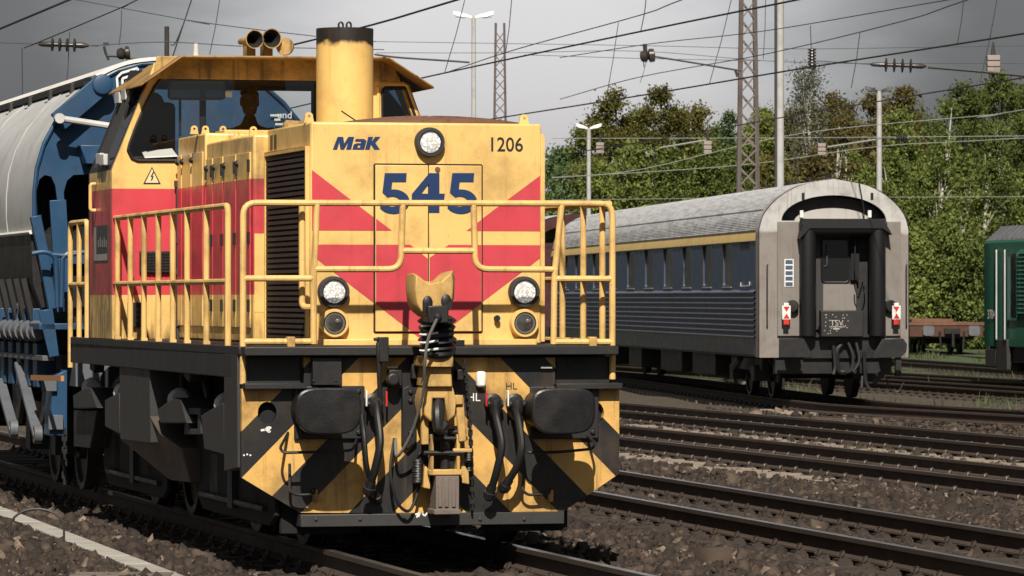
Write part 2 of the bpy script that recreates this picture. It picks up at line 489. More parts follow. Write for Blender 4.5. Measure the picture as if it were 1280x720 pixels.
# mounting bracket plates left of the coupling
m = MB(); m.prism(px_loop([(503, 486), (512, 481), (519, 488), (521, 520), (521, 552), (510, 562), (503, 556)], -.06), (0, .055, 0))
for py in (490, 501, 541): m.rev(ly(513, py, -.06), (0, -1, 0), [(0, .022), (.02, .018)], 8)
m.build('bracket_plate', black_m, loco, bevel=.008)
# jumper post with plug
m = MB(); m.tube([ly(473, 428, -.16), ly(474, 470, -.16), ly(476, 515, -.1)], .02, 8)
m.box(ly(467, 440).x, ly(479, 440).x, -.2, -.1, ly(470, 452).z, ly(470, 421).z)
m.tube([ly(467, 424, -.15), ly(479, 424, -.15)], .014, 8)
m.build('jumper_plug', black_m, loco, bevel=.006)
m = MB(); m.obox(ly(484, 459, -.03), ly(497, 459, -.03), .012, .012); m.obox(ly(676, 459, -.03), ly(690, 459, -.03), .012, .014); m.build('plug_lid_edge', white_ink, loco)
m = MB(); a, b_ = ly(483, 462), ly(499, 482); m.box(a.x, b_.x, -.1, -.003, b_.z, a.z); m.rev(ly(490, 474, -.1), (0, -1, 0), [(0, .05), (.05, .05), (.06, .04)], 14); m.build('control_socket', black_m, loco, bevel=.01)
m = MB(); a, b_ = ly(594, 464), ly(606, 484); m.box(a.x, b_.x, -.06, -.004, b_.z, a.z); m.build('white_tag', white_ink, loco, bevel=.02)
lettering('hl_lettering', 'HL', .088, ly(592, 497, -.003), (1, 0, 0), (0, 0, 1), white_ink, loco)
lettering('hl_lettering', 'HL', .075, ly(639, 483, -.003), (1, 0, 0), (0, 0, 1), black_ink, loco)
# small white lifting pictograms and scribbled chalk marks
def strokes(lines, y, r, mat, name):
    m = MB()
    for ln in lines:
        for a, b_ in zip(ln[:-1], ln[1:]): m.obox(ly(*a, y), ly(*b_, y), r, .002, up=(0, 1, 0))
    return m.build(name, mat, loco, smooth=0)
strokes([[(326, 538), (332, 537), (338, 540)], [(331, 538), (335, 534), (339, 535)], [(336, 536), (336, 541)]], -.003, .016, white_ink, 'jacking_mark')
strokes([[(737, 541), (742, 535), (746, 538)], [(741, 536), (744, 540)], [(738, 541), (743, 540)]], -.003, .016, white_ink, 'jacking_mark')
strokes([[(304, 569), (306, 569)], [(308, 568), (310, 568)], [(312, 569), (314, 569)]], -.003, .012, white_ink, 'data_mark')
strokes([[(519, 643), (525, 641), (523, 646)], [(528, 642), (531, 645), (534, 641), (540, 642)], [(521, 647), (522, 643)]], -.063, .012, white_ink, 'chalk_scribble')

# ---- the automatic coupling standing in the middle
def lbox(m, x0, y0, x1, y1, ya, yb, mi=0):
    a, b_ = ly(x0, y0, ya), ly(x1, y1, ya); m.box(a.x, b_.x, ya, yb, b_.z, a.z, mi); return m
def outline(pts, y0, y1, k=1.0, dz=0.0):
    A = [ly(a, b_, y0) for a, b_ in pts]; c = sum(A, Vector()) / len(A)
    B = [Vector((c.x + (p.x - c.x) * k, y1, c.z + (p.z - c.z) * k + dz)) for p in A]; return A, B
cp = MB()
hd = [(515.5, 341), (521, 343), (530, 350.5), (540, 352.5), (551, 350), (559, 342), (566, 337.5), (568.5, 348), (567.5, 372), (564, 384), (557, 393), (548, 398), (532, 398), (523, 391), (517, 380), (514.5, 360)]
A0, B0 = outline(hd, -.60, -.34, .93)
C0 = [Vector((p.x * .86 + ly(541, 370, -.64).x * .14, -.645, p.z * .86 + ly(541, 372, -.64).z * .14)) for p in A0]
cp.loft([C0, A0, B0])
coup = cp.build('automatic_coupling', rusty_yellow, loco, bevel=.014)
m = MB()
for px, py in ((532.5, 377), (559, 375)):
    c = ly(px, py, -.635); m.ball(c + Vector((.01 if px < 540 else -.01, 0, -.01)), .046, .022, .062, 14); m.box(c.x - .03, c.x + .03, -.655, -.6, c.z - .075, c.z - .01)
m.build('coupling_contact_pocket', black_m, coup)
m = MB(); lbox(m, 535, 382, 561, 404, -.72, -.5); m.rev(ly(547, 396, -.72), (0, -1, 0), [(0, .03), (.02, .03), (.025, .018)], 10); m.build('coupling_contact_box', black_m, coup, bevel=.012)
m = MB(); prof = []
c0, c1 = ly(546, 397, -.48), ly(547, 444, -.42)
for i in range(13):
    t = i / 12; prof.append((t * (c0 - c1).length, .112 + .022 * (i % 2) + .008 * math.sin(i * 2.1)))
m.rev(c0, c1 - c0, prof, 22, sx=1.05); boot = m.build('rubber_boot', rubber, coup, smooth=30)
m = MB()
for py in (406, 417, 427, 437):
    c = ly(546, py, -.46); pts = [c + Vector((.134 * math.cos(a) * 1.05, .134 * math.sin(a), .008 * math.sin(a * 3))) for a in np.linspace(R(195), R(262), 8)]
    m.tube(pts, .009, 6)
m.build('white_boot_stripe', white_ink, boot)
m = MB()
A, B = outline([(532, 445), (567, 445), (567, 459), (532, 459)], -.5, -.1); m.loft([A, B])
A, B = outline([(535, 458), (564, 458), (566, 484), (533, 484)], -.44, -.1); m.loft([A, B])
yoke = [(533, 483), (566, 483), (571, 500), (569, 520), (560, 528), (556, 498), (541, 498), (540, 528), (531, 520), (529, 500)]
m.prism(px_loop(yoke, -.40), (0, .3, 0))
m.build('coupling_yoke', rusty_yellow, coup, bevel=.012)
m = MB(); m.tube(spline([ly(549, 494, -.3), ly(547, 515, -.42), ly(549, 536, -.44), ly(556, 530, -.42)], 6), .045, 10); lbox(m, 541, 496, 558, 540, -.2, -.05); m.build('draw_hook', black_m, coup)
m = MB()
m.obox(ly(530, 498, -.3), ly(531, 556, -.3), .03, .06); m.obox(ly(574, 496, -.3), ly(578, 552, -.3), .03, .06)
lbox(m, 527, 496, 537, 508, -.34, -.24); lbox(m, 567, 494, 579, 506, -.34, -.24)
lbox(m, 537, 587, 578, 594, -.3, -.2); lbox(m, 538, 543, 542.5, 590, -.3, -.22); lbox(m, 571, 543, 575.5, 590, -.3, -.22)
m.prism(px_loop([(531, 580), (538, 590), (538, 612), (529, 610)], -.22), (0, .14, 0)); m.prism(px_loop([(577, 575), (586, 590), (587, 606), (577, 604)], -.22), (0, .14, 0))
m.obox(ly(566, 563, -.3), ly(590, 563, -.3), .03, .03)
m.build('coupling_arm', rusty_yellow, coup, bevel=.008)
m = MB(); m.tube([ly(528, 540, -.26), ly(582, 540, -.26)], .024, 10); m.tube([ly(526, 548, -.28), ly(584, 548, -.28)], .016, 10); m.tube([ly(530, 566, -.3), ly(580, 566, -.3)], .018, 10); m.tube([ly(556, 535, -.24), ly(556, 592, -.24)], .034, 10)
for i in range(9): m.rev(ly(522 + (i % 2) * .6, 574 + i * 3.2, -.16), (0, 0, -1), [(0, .04), (.018, .046), (.03, .03)], 10)
for i in range(9): m.rev(ly(586, 560 + i * 3.2, -.16), (0, 0, -1), [(0, .03), (.018, .036), (.03, .024)], 10)
lbox(m, 540, 536, 574, 586, -.12, -.06)
m.build('coupling_linkage', black_m, coup)
m = MB(); lbox(m, 545, 595, 574, 640, -.30, -.08); lbox(m, 543, 637, 576, 643, -.31, -.07)
for x0 in (548, 556, 565): lbox(m, x0, 598, x0 + 5, 634, -.312, -.301)
m.build('wooden_block', wood_grey, coup, bevel=.010)
MB().tube(spline([ly(546, 399, -.75), ly(535, 425, -.70), ly(531, 455, -.64), ly(529, 490, -.5), ly(515, 540, -.3), ly(497, 570, -.15), ly(494, 548, -.05)], 8), .012, 8).build('coupling_cable', cable_m, coup)
m = MB(); pts = spline([ly(580, 452, -.15), ly(586, 500, -.16), ly(589, 560, -.15), ly(590, 634, -.12)], 20)
for i, p in enumerate(pts[::2]): m.obox(p + Vector((0, 0, .02)), p - Vector((0, 0, .02)), .03 if i % 2 else .012, .012 if i % 2 else .03)
m.build('safety_chain', black_m, coup)
m = MB(); lbox(m, 567, 425, 581, 433, -.1, .05); m.cut(); lbox(m, 572, 462, 582, 475, -.12, -.01); m.cut(); m.build_each('latch_block', black_m, loco, bevel=.006)

# ---- hood
x_l1 = ly(388, 300, HF).x; x_r1 = ly(677, 300, HF).x
y1 = lx(335, 300, x_l1).y
x_l2 = ly(316.5, 300, y1).x; x_r2 = -x_l2 + .02
zt1 = ly(388, 152, HF).z; zt2 = ly(317, 168, y1).z
zb = 1.541
fx = lambda px: ly(px, 300, HF).x
fz = lambda py: ly(530, py, HF).z
hood = MB()
hood.box(x_l1, x_r1, HF, y1 + .05, zb, zt1)
hood_o = hood.build('radiator_hood', yellow, loco, bevel=.018)
# chevrons, clipped to the hood front and to the two doors
dx0, dxm, dx1, dz1, dz0 = fx(468), fx(535), fx(602), fz(206), fz(415)
def clip(poly, x0, x1, z0, z1):
    for ax, lim, sg in ((0, x0, 1), (0, x1, -1), (1, z0, 1), (1, z1, -1)):
        out = []
        for i in range(len(poly)):
            p, q = poly[i - 1], poly[i]; dp, dq = sg * (p[ax] - lim), sg * (q[ax] - lim)
            if dp * dq < 0:
                t = dp / (dp - dq); out.append((p[0] + t * (q[0] - p[0]), p[1] + t * (q[1] - p[1])))
            if dq >= 0: out.append(q)
        poly = out
        if not poly: return []
    return poly
reds = [[(380, 206), (489, 288.5), (380, 288.5)], [(690, 207), (690, 288.5), (582, 288.5)],
        [(380, 306), (512, 306), (534, 323.5), (534, 430), (380, 312)], [(534, 323.5), (560, 306), (690, 306), (690, 311), (534, 430)]]
reds = [[(fx(a), fz(b_)) for a, b_ in p] for p in reds]
g = .004
panels = [(x_l1 + .012, dx0 - g, zb, zt1, HF - .0025), (dx1 + g, x_r1 - .012, zb, zt1, HF - .0025), (dx0 - g, dx1 + g, zb, dz0 - g, HF - .0025)]
m = MB()
for x0, x1, z0, z1, y in panels:
    for p in reds:
        q = clip(p, x0, x1, z0, z1)
        if len(q) > 2: m.sheet([(a, y, c) for a, c in q]); m.cut()
m.build_each('chevron_marking', red, hood_o, smooth=0)
for x0, x1 in ((dx0 + g, dxm - g), (dxm + g, dx1 - g)):
    m = MB(); m.box(x0, x1, HF - .022, HF - .001, dz0 + g, dz1 - g)
    d = m.build('hood_door', yellow, loco, bevel=.005)
    m = MB()
    for p in reds:
        q = clip(p, x0 + .004, x1 - .004, dz0 + g + .004, dz1)
        if len(q) > 2: m.sheet([(a, HF - .0245, c) for a, c in q]); m.cut()
    m.build_each('chevron_marking', red, d, smooth=0)
m = MB()
for a, b_ in (((dx0, dz0), (dx0, dz1)), ((dx1, dz0), (dx1, dz1)), ((dxm, dz0), (dxm, dz1)), ((dx0, dz1), (dx1, dz1)), ((dx0, dz0), (dx1, dz0))):
    m.obox((a[0], HF - .004, a[1]), (b_[0], HF - .004, b_[1]), .016, .006, up=(0, 1, 0))
m.build('door_seal', void, loco)
m = MB(); c = ly(547, 212, HF - .023); m.rev(c, (0, -1, 0), [(0, .022), (.006, .02)], 16); m.rev(c + Vector((0, -.006, 0)), (0, -1, 0), [(0, .010), (.003, .009)], 12); m.build('door_lock', rust, loco)
m = MB(); m.box(x_l1 + .05, x_r1 - .05, HF - .05, HF - .002, ly(500, 433, HF).z, ly(500, 424, HF).z); m.build('hood_foot_ledge', yellow, loco, bevel=.006)
m = MB(); m.box(x_r1 - .002, x_r1 + .03, HF + .01, HF + .12, 1.56, zt1 - .08); m.build('corner_cover_strip', rail_yellow, loco, bevel=.004)

# writing on the hood front
def c3(x, y): return (380 + x / 3.0, 120 + y / 3.0)        # from an enlarged crop of the photo
def arc(cx_, cy, rx, ry, a0, a1, n=14): return [(cx_ + rx * math.cos(R(a)), cy - ry * math.sin(R(a))) for a in np.linspace(a0, a1, n)]
five = [(303, 289), (385, 289), (383, 322), (331, 322), (328, 351)] + arc(338, 396, 58, 47, 96, -150, 22) + [(287, 402)] + arc(331, 397, 27, 18, -160, 108, 16) + [(294, 366)]
five = [(303, 289), (385, 289), (383, 322), (331, 322), (328, 350)] + arc(336, 396, 60, 46, 98, -148, 24) + [(287, 400)] + arc(331, 396, 29, 19, -140, 125, 18) + [(294, 362)]
four = [(470, 289), (508, 289), (508, 366), (528, 366), (525, 391), (508, 391), (508, 437), (468, 437), (468, 391), (404, 391), (404, 368)]
four_h = [(468, 330), (468, 366), (440, 366)]
YD = HF - .0275
m = MB()
m.sheet([ly(*c3(*p), YD) for p in five])
m.sheet([ly(*c3(*p), YD) for p in four], holes=[[ly(*c3(*p), YD) for p in four_h]])
m.sheet([ly(*c3(a + 253, b_), YD) for a, b_ in five])
m.build('number_lettering', navy, loco, smooth=0)
YH = HF - .003
m = MB()
m.sheet([ly(*c3(*p), YH) for p in [(108, 201), (126, 153), (147, 153), (151, 178), (166, 153), (188, 153), (177, 201), (158, 201), (165, 174), (150, 201), (137, 201), (132, 174), (124, 201)]])
m.sheet([ly(*c3(*p), YH) for p in [(181, 201), (186, 182), (198, 177), (213, 177), (214, 171), (191, 171), (194, 161), (226, 161), (234, 168), (226, 201)]], holes=[[ly(*c3(*p), YH) for p in [(200, 194), (203, 185), (212, 185), (209, 194)]]])
m.sheet([ly(*c3(*p), YH) for p in [(229, 201), (241, 153), (259, 153), (253, 172), (267, 153), (287, 153), (267, 176), (285, 201), (264, 201), (251, 182), (246, 201)]])
m.build('maker_lettering', navy, loco, smooth=0)
c = ly(632, 181.5, YH); lettering('model_lettering', '1206', .156, c, (1, 0, 0), (0, 0, 1), black_ink, loco, off=.0015, sx=.92)

# lamps
def headlamp(px, py, r, lit, housing=yellow):
    c = ly(px, py, HF); k = r / 161.0; m = MB()
    m.rev(c + Vector((0, -.001, 0)), (0, -1, 0), [(0, k * 1.02), (.055, k), (.065, k * .95), (.066, k * .80), (.045, k * .78)], 32, closed=False)
    lamp = m.build('headlight', mid_frame if lit else housing, loco)
    m = MB(); m.rev(c + Vector((0, -.045, 0)), (0, -1, 0), [(0, k * .80), (.006, k * .7), (.014, k * .4), (.017, .002)], 28); m.build('lens', lens_m if lit else off_lens, lamp)
    if not lit:
        m = MB(); m.rev(c + Vector((0, -.047, 0)), (0, -1, 0), [(0, k * .79), (.012, k * .77), (.012, k * .60), (0, k * .58)], 28, closed=False); m.ball(c + Vector((k * .22, -.062, k * .16)), k * .2, .008, k * .16, 10); m.build('reflector', reflector_m, lamp)
    m = MB(); m.rev(c + Vector((0, -.05, 0)), (0, -1, 0), [(0, k * .82), (.012, k * .82), (.012, k * .72), (0, k * .72)], 28, closed=False); m.build('bezel', black_m, lamp)
headlamp(536, 178, 18.5, True)
headlamp(416, 365, 19.5, True); headlamp(654, 365, 19.5, True)
headlamp(416.5, 404, 18, False); headlamp(654, 404, 18, False)
m = MB(); m.rev(ly(620, 398, HF), (0, -1, 0), [(0, .02), (.03, .02), (.04, .026), (.06, .02)], 12); m.build('door_stop', black_m, loco)

# engine hood behind the radiator hood
m = MB()
y3 = lx(258, 250, x_l2).y; zt3 = ly(257, 166, y3).z
m.box(x_l2, x_r2, y1, y3, zb, zt2); m.box(x_l2 - .012, x_r2 + .01, y3, CF - .004, zb, zt3)
hood2 = m.build('engine_hood', band_hood, loco, bevel=.018)
# its narrow front return carries the front's stripes
m = MB()
zA, zB, zC = ly(325, 222, y1).z, ly(325, 292, y1).z, ly(325, 390, y1).z
m.sheet([(x_l2 + .01, y1 - .003, zB), (x_l1, y1 - .003, zB), (x_l1, y1 - .003, zC), (x_l2 + .01, y1 - .003, zC)])
m.build('yellow_stripe_marking', yellow, hood2, smooth=0)
# hood side doors, with gaps, hinges and handles
ye = [y1 + .06] + [lx(px, 250, x_l2).y for px in (297, 281, 268)] + [y3 - .04]
for a, b_ in zip(ye[:-1], ye[1:]):
    m = MB(); m.box(x_l2 - .016, x_l2 - .001, a + .02, b_ - .02, zb + .12, zt2 - .14)
    d = m.build('side_door', band_hood, loco, bevel=.004)
    m = MB()
    for zz in (zb + .3, zb + .85, zt2 - .25): m.tube([(x_l2 - .022, a + .03, zz - .05), (x_l2 - .022, a + .03, zz + .05)], .014, 8); m.cut()
    m.build_each('hinge', black_m, d)
    m = MB(); m.rev((x_l2 - .016, b_ - .09, zt2 - .22), (-1, 0, 0), [(0, .03), (.012, .028), (.03, .012)], 10); m.obox((x_l2 - .03, b_ - .09, zt2 - .22), (x_l2 - .03, b_ - .09, zt2 - .32), .015, .02); m.build('handle', black_m, d)
ye = [y3 + .03] + [lx(px, 250, x_l2).y for px in (243, 231)] + [CF - .05]
for a, b_ in zip(ye[:-1], ye[1:]):
    m = MB(); m.box(x_l2 - .030, x_l2 - .013, a + .02, b_ - .02, zb + .12, zt3 - .16); d = m.build('side_door', band_hood, loco, bevel=.004)
    m = MB(); m.rev((x_l2 - .03, b_ - .07, zt3 - .22), (-1, 0, 0), [(0, .03), (.012, .028), (.03, .012)], 10); m.build('handle', black_m, d)
# radiator grille on the side
m = MB(); ga, gb = HF + .05, y1 - .03; gz0, gz1 = zb + .03, zt1 - .22
m.box(x_l1 - .006, x_l1 - .001, ga, gb, gz0, gz1)
grille = m.build('side_grille', void, loco)
m = MB(); n = 34
for i in range(n):
    z = gz0 + (gz1 - gz0) * (i + .5) / n; m.obox((x_l1 - .02, ga + .02, z), (x_l1 - .02, gb - .02, z), .012, .026)
m.build('louvre', dark_rust, grille)
m = MB(); m.box(x_l1 - .035, x_l1 - .001, ga - .03, ga, gz0, gz1 + .03); m.box(x_l1 - .035, x_l1 - .001, ga, gb, gz1, gz1 + .03); m.box(x_l1 - .035, x_l1 - .001, gb, gb + .025, gz0, gz1 + .03); m.build('grille_frame', yellow, grille, bevel=.004)
strokes_side = MB()
for k in range(2):
    yy = y1 - .15 - k * .16; strokes_side.box(x_l1 - .003, x_l1 - .0015, yy - .05, yy + .05, zt1 - .17, zt1 - .05)
strokes_side.build('data_panel', mid_frame, loco)
# radiator fan dome on the hood
m = MB(); c = Vector(((ly(430, 150, 1.55).x + ly(652, 150, 1.55).x) / 2, HF + .86, zt1)); rr = .76
m.rev(c, (0, 0, 1), [(0, rr), (.02, rr), (.03, rr * .97), (.05, rr * .8), (.066, rr * .5), (.072, .1), (.074, .02)], 40)
fan = m.build('radiator_fan_cover', rust, loco)
m = MB()
for r_ in np.linspace(.1, .74, 9): m.tube([c + Vector((r_ * math.cos(a), r_ * math.sin(a), .078 - .062 * (r_ / .76) ** 2.2)) for a in np.linspace(0, 2 * math.pi, 37)], .006, 5, caps=False)
for a in np.linspace(0, math.pi, 10, endpoint=False): m.tube([c + Vector((r_ * math.cos(a), r_ * math.sin(a), .082 - .062 * (abs(r_) / .76) ** 2.2)) for r_ in np.linspace(-.75, .75, 11)], .006, 5)
m.build('fan_guard_wire', rust, fan)
def eye(p, s=1.0, mat=yellow):
    p = Vector(p); loop = [p + Vector((a * s, 0, b_ * s)) for a, b_ in [(-.04, 0), (.04, 0)] + [(.032 * math.cos(t), .05 + .032 * math.sin(t)) for t in np.linspace(-.2, math.pi + .2, 10)]]
    hole = [p + Vector((.013 * s * math.cos(t), 0, .05 * s + .013 * s * math.sin(t))) for t in np.linspace(0, 2 * math.pi, 10, endpoint=False)]
    MB().prism(loop, (0, .03, 0), holes=[hole]).build('lifting_eye', mat, loco)
eye((ly(655, 152, HF + .2).x, HF + .2, zt1)); eye((x_l1 + .03, HF + .2, zt1)); eye((ly(521, 147, 2.6).x, 2.45, zt1), .8)
for px, yy in ((317, y1 + .2), (297, y1 + 1.2), (308, y3 - .3)): eye((ly(px, 165, yy).x, yy, zt2), .9)
for px in (257, 279, 243): eye((ly(px, 166, y3 + .3).x, y3 + .3, zt3), .9)
# roof clutter between hood and cab
m = MB(); c = ly(372, 150, 3.4); m.rev((c.x - .12, 3.4, zt2 + .07), (1, 0, -.05), [(0, .06), (.02, .085), (.16, .085), (.2, .06), (.24, .05)], 16); m.box(c.x - .05, c.x + .05, 3.36, 3.44, zt2 - .01, zt2 + .03); m.build('filter_cylinder', rusty_yellow, loco)
m = MB(); a = ly(397, 148, 3.0); m.box(a.x - .32, a.x + .4, 2.8, 3.1, zt2 - .01, zt2 + .05); m.box(ly(282, 160, y3).x, ly(340, 160, y3).x, y3 + .05, y3 + .5, zt3 - .05, zt3 + .03); m.build('roof_hatch', yellow, loco, bevel=.006)
MB().tube(spline([ly(427, 139, 2.9), ly(436, 145, 2.7), ly(445, 151, 2.4)], 5), .006, 6).build('aerial_wire', black_m, loco)

# exhaust stack
YS = 4.15; c = ly(431, 150, YS); r_ = (ly(466, 90, YS).x - ly(396, 90, YS).x) / 2; ztop = ly(431, 36, YS).z
m = MB(); m.rev((c.x, YS, zt2 - .02), (0, 0, 1), [(0, r_), (ztop - zt2 - .06, r_), (ztop - zt2, r_ * 1.005), (ztop - zt2 + .02, r_), (ztop - zt2 + .015, r_ * .93), (ztop - zt2 - .25, r_ * .9)], 40, closed=False)
stack = m.build('exhaust_stack', stack_m, loco)
m = MB(); m.rev((c.x, YS, ztop - .2), (0, 0, 1), [(0, r_ * .9), (.005, r_ * .9)], 24)
for px in (426, 436):
    p = ly(px, 34, YS - r_ * .9); m.tube([p + Vector((.02 * math.cos(t), 0, .015 + .028 * math.sin(t))) for t in np.linspace(0, 2 * math.pi, 12)], .009, 6)
m.build('stack_rim', black_m, stack)

# ---- cab
def cy(px, py, y=None): return L.on_y(px, py, CF if y is None else y)
zc = lambda py: cy(300, py).z
xw = HW; xt = -cy(186, 104).x; z_br = cy(140, 212).z; z_up = zc(100); z_roof = zc(80)
wall = [Vector((-xw, CF, zb)), Vector((xw, CF, zb)), Vector((xw, CF, z_br)), Vector((xt, CF, z_up)), Vector((xt - .05, CF, z_roof)), Vector((-xt + .05, CF, z_roof)), Vector((-xt, CF, z_up)), Vector((-xw, CF, z_br))]
winl = [cy(a, b_) for a, b_ in [(160, 188), (162, 180), (170, 158), (182, 130), (194, 108), (201, 99), (210, 97), (393, 97), (397, 101), (397, 198), (393, 201), (172, 201), (165, 198)]]
winr = [cy(a, b_) for a, b_ in [(478, 113), (481, 110), (503, 110), (507, 112), (520, 148), (518, 158), (478, 158)]]
m = MB(); m.prism(wall, (0, .07, 0), holes=[winl, winr]); cabf = m.build('cab_front_wall', band_cab, loco, bevel=.006)
def seal(loop, y, r=.016):
    m = MB(); pts = [Vector(p) for p in loop]; pts = [Vector((p.x, y, p.z)) for p in pts]; m.tube(pts + [pts[0]], r, 6, caps=False); return m
for nm, w in (('windscreen', winl), ('side_windscreen', winr)):
    o = MB().sheet([(p.x, CF + .03, p.z) for p in w]).build(nm, cab_glass, loco, smooth=0)
    seal(w, CF - .004).build('window_seal', black_m, o)
ring = [Vector((p.x, CF - .004, p.z)) for p in winr]; ctr = sum(ring, Vector()) / len(ring)
MB().tube([ctr + (p - ctr) * 1.25 for p in ring + ring[:1]], .02, 6, caps=False).build('window_frame', yellow, loco)
# rear wall with two windows that let the light through
rw = [Vector((p.x, CR, p.z)) for p in wall]
wl = [(-xt + .10, zc(200)), (-xt + .16, zc(104)), (xt - .16, zc(104)), (xt - .10, zc(200))]
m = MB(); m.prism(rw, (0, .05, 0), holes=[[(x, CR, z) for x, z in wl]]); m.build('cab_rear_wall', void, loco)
rg = MB().sheet([(x, CR + .02, z) for x, z in wl]).build('rear_window', cab_glass, loco, smooth=0)
m = MB(); m.obox((-.42, CR + .02, wl[0][1]), (-.42, CR + .02, wl[1][1]), .05, .04); m.obox((.62, CR + .02, wl[0][1]), (.62, CR + .02, wl[1][1]), .05, .04); m.build('window_post', void, rg)
# side walls: straight below, leaning in above, with a window
for sg in (-1, 1):
    m = MB(); m.box(sg * xw - (.0 if sg < 0 else .05), sg * xw + (.05 if sg < 0 else 0), CF + .07, CR, zb, z_br)
    m.build('cab_side_wall', band_shaded, loco, bevel=.004)
    n_ = Vector((z_up - z_br, 0, -(xw - xt) * sg * sg)).normalized()
    P0 = lambda y, t: Vector((sg * (xw + (xt - xw) * t), y, z_br + (z_up - z_br) * t))
    o_ = [P0(CF + .07, 0), P0(CR, 0), P0(CR, 1), P0(CF + .07, 1)]
    wi = [P0(CF + .14, .06), P0(CR - .12, .06), P0(CR - .12, .93), P0(CF + .14, .93)]
    m = MB(); m.prism(o_, (-sg * .05, 0, 0), holes=[wi]); m.build('cab_upper_side', dark_frame, loco)
    gl = MB().sheet([p - Vector((sg * .02, 0, 0)) for p in wi]).build('side_window', cab_glass, loco, smooth=0)
    if sg < 0:
        m = MB()
        for f0, f1 in ((.2, .30), (.42, .5)):
            a, b_ = P0(CF + .14 + (CR - CF - .26) * f0, .05) + Vector((-.05, 0, 0)), P0(CF + .14 + (CR - CF - .26) * f1, .95) + Vector((-.05, 0, 0)); m.obox(a, b_, .03, .02)
        m.build('window_bar', mid_frame, gl)
        m = MB()
        for f0, t in ((.2, .12), (.45, .14), (.5, .86), (.8, .84)): p = P0(CF + .14 + (CR - CF - .26) * f0, t) + Vector((-.06, 0, 0)); m.box(p.x - .02, p.x + .02, p.y - .12, p.y + .12, p.z - .05, p.z + .05); m.cut()
        m.build_each('mirror_bracket', light_paint, gl, bevel=.006)
# roof
yr0, yr1 = CF - .32, CR + .2
def ry(px, py): return L.on_y(px, py, yr0)
tl = ry(218, 69); rl = [(-ry(145, 110).x * -1, ry(145, 110).z), (ry(165, 101).x, ry(165, 101).z), (tl.x, tl.z)]
rl = [(ry(176, 105).x, ry(176, 105).z), (ry(228, 69).x, ry(228, 69).z)]
cxr = 0
rr_ = [(ry(486, 69).x, ry(486, 71).z), (ry(543, 108).x, ry(543, 108).z)]
top = [rl[0], rl[1], rr_[0], rr_[1]]
und = [(x, z - .022) for x, z in reversed(top)]
m = MB(); m.loft([[Vector((x, y, z)) for x, z in top + und] for y in (yr0, yr1)])
roof = m.build('cab_roof', paint('roof_paint', (.33, .19, .06), .55, (.045, .03, .02), .75), loco, bevel=.01)
m = MB(); fa = [ry(228, 71), Vector((-ry(228, 71).x, yr0, ry(228, 71).z))]
m.loft([[Vector((x, y, z)) for x, z in [(-xt + .03, z_roof - .14), (-xt + .07, z_roof + .06), (xt - .07, z_roof + .06), (xt - .03, z_roof - .14)]] for y in (CF - .03, CF - .005)])
m.build('roof_fascia', rusty_yellow, loco, bevel=.006)
# horns, aerials
for px, py, r0 in ((318.5, 49, .085), (340, 48, .09)):
    c = L.on_y(px, py, CF - .15); m = MB()
    m.rev(c, (-.12, 1, 0), [(0, r0), (.02, r0 * .93), (.08, r0 * .62), (.22, r0 * .42), (.42, r0 * .32)], 20, closed=False)
    m.rev(c, (-.12, 1, 0), [(.0, r0), (.001, r0 * .9)], 20, closed=False)
    m.box(c.x - .05, c.x + .03, c.y + .12, c.y + .3, ry(230, 69).z - .005, c.z - .03)
    h = m.build('horn', rusty_yellow, loco)
    MB().rev(c, (-.12, 1, 0), [(.002, r0 * .9), (.08, r0 * .55), (.2, r0 * .36), (.21, .005)], 18, closed=False).build('horn_throat', void, h)
c = L.on_y(356, 58, CF - .1); m = MB(); m.rev(c, (.35, 1, 0), [(0, .075), (.015, .08), (.03, .08), (.04, .05)], 22); m.tube([c + Vector((-.03, -.02, -.08)), c + Vector((-.03, -.02, .0))], .01, 6); m.build('horn_cover', rusty_yellow, loco)
m = MB(); c = L.on_y(245, 67, CF + .1); m.rev((c.x, c.y, ry(245, 70).z), (0, 0, 1), [(0, .05), (.02, .05), (.03, .028), (.13, .024), (.135, .01)], 12); m.build('roof_aerial', light_paint, loco)
# cab fittings
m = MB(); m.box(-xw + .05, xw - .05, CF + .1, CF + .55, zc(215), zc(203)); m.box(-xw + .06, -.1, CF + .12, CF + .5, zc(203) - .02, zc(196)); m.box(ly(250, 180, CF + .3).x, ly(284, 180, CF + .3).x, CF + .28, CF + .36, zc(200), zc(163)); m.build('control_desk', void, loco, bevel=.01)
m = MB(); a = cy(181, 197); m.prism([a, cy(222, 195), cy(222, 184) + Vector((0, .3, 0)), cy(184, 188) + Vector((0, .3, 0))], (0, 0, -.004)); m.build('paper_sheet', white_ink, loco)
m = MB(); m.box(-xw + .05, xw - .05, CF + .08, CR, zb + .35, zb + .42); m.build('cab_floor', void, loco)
m = MB(); m.box(-xt + .04, xt - .04, CF + .075, CR - .01, z_up + .01, z_up + .04); m.box(-xt, xt, CF + .072, CF + .085, zc(97) - .03, z_up + .01); m.box(-xw + .055, -xw + .07, CF + .08, CR - .01, zb + .42, z_br); m.box(xw - .07, xw - .055, CF + .08, CR - .01, zb + .42, z_br); m.build('cab_bounce_baffle', void, loco)  # dark inner boxes added to keep yellow bounce light out of the cab
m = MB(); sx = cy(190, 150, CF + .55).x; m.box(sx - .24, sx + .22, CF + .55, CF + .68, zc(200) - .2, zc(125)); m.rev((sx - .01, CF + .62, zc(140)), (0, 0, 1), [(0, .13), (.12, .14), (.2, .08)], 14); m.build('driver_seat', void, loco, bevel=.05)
m = MB(); vis = [cy(214, 104), cy(216, 101), cy(281, 101), cy(284, 104), cy(284, 121), cy(281, 123), cy(216, 123), cy(214, 121)]
m.tube([p + Vector((0, .12, 0)) for p in vis + vis[:1]], .012, 6, caps=False); sv = m.build('sun_visor', mid_frame, loco)
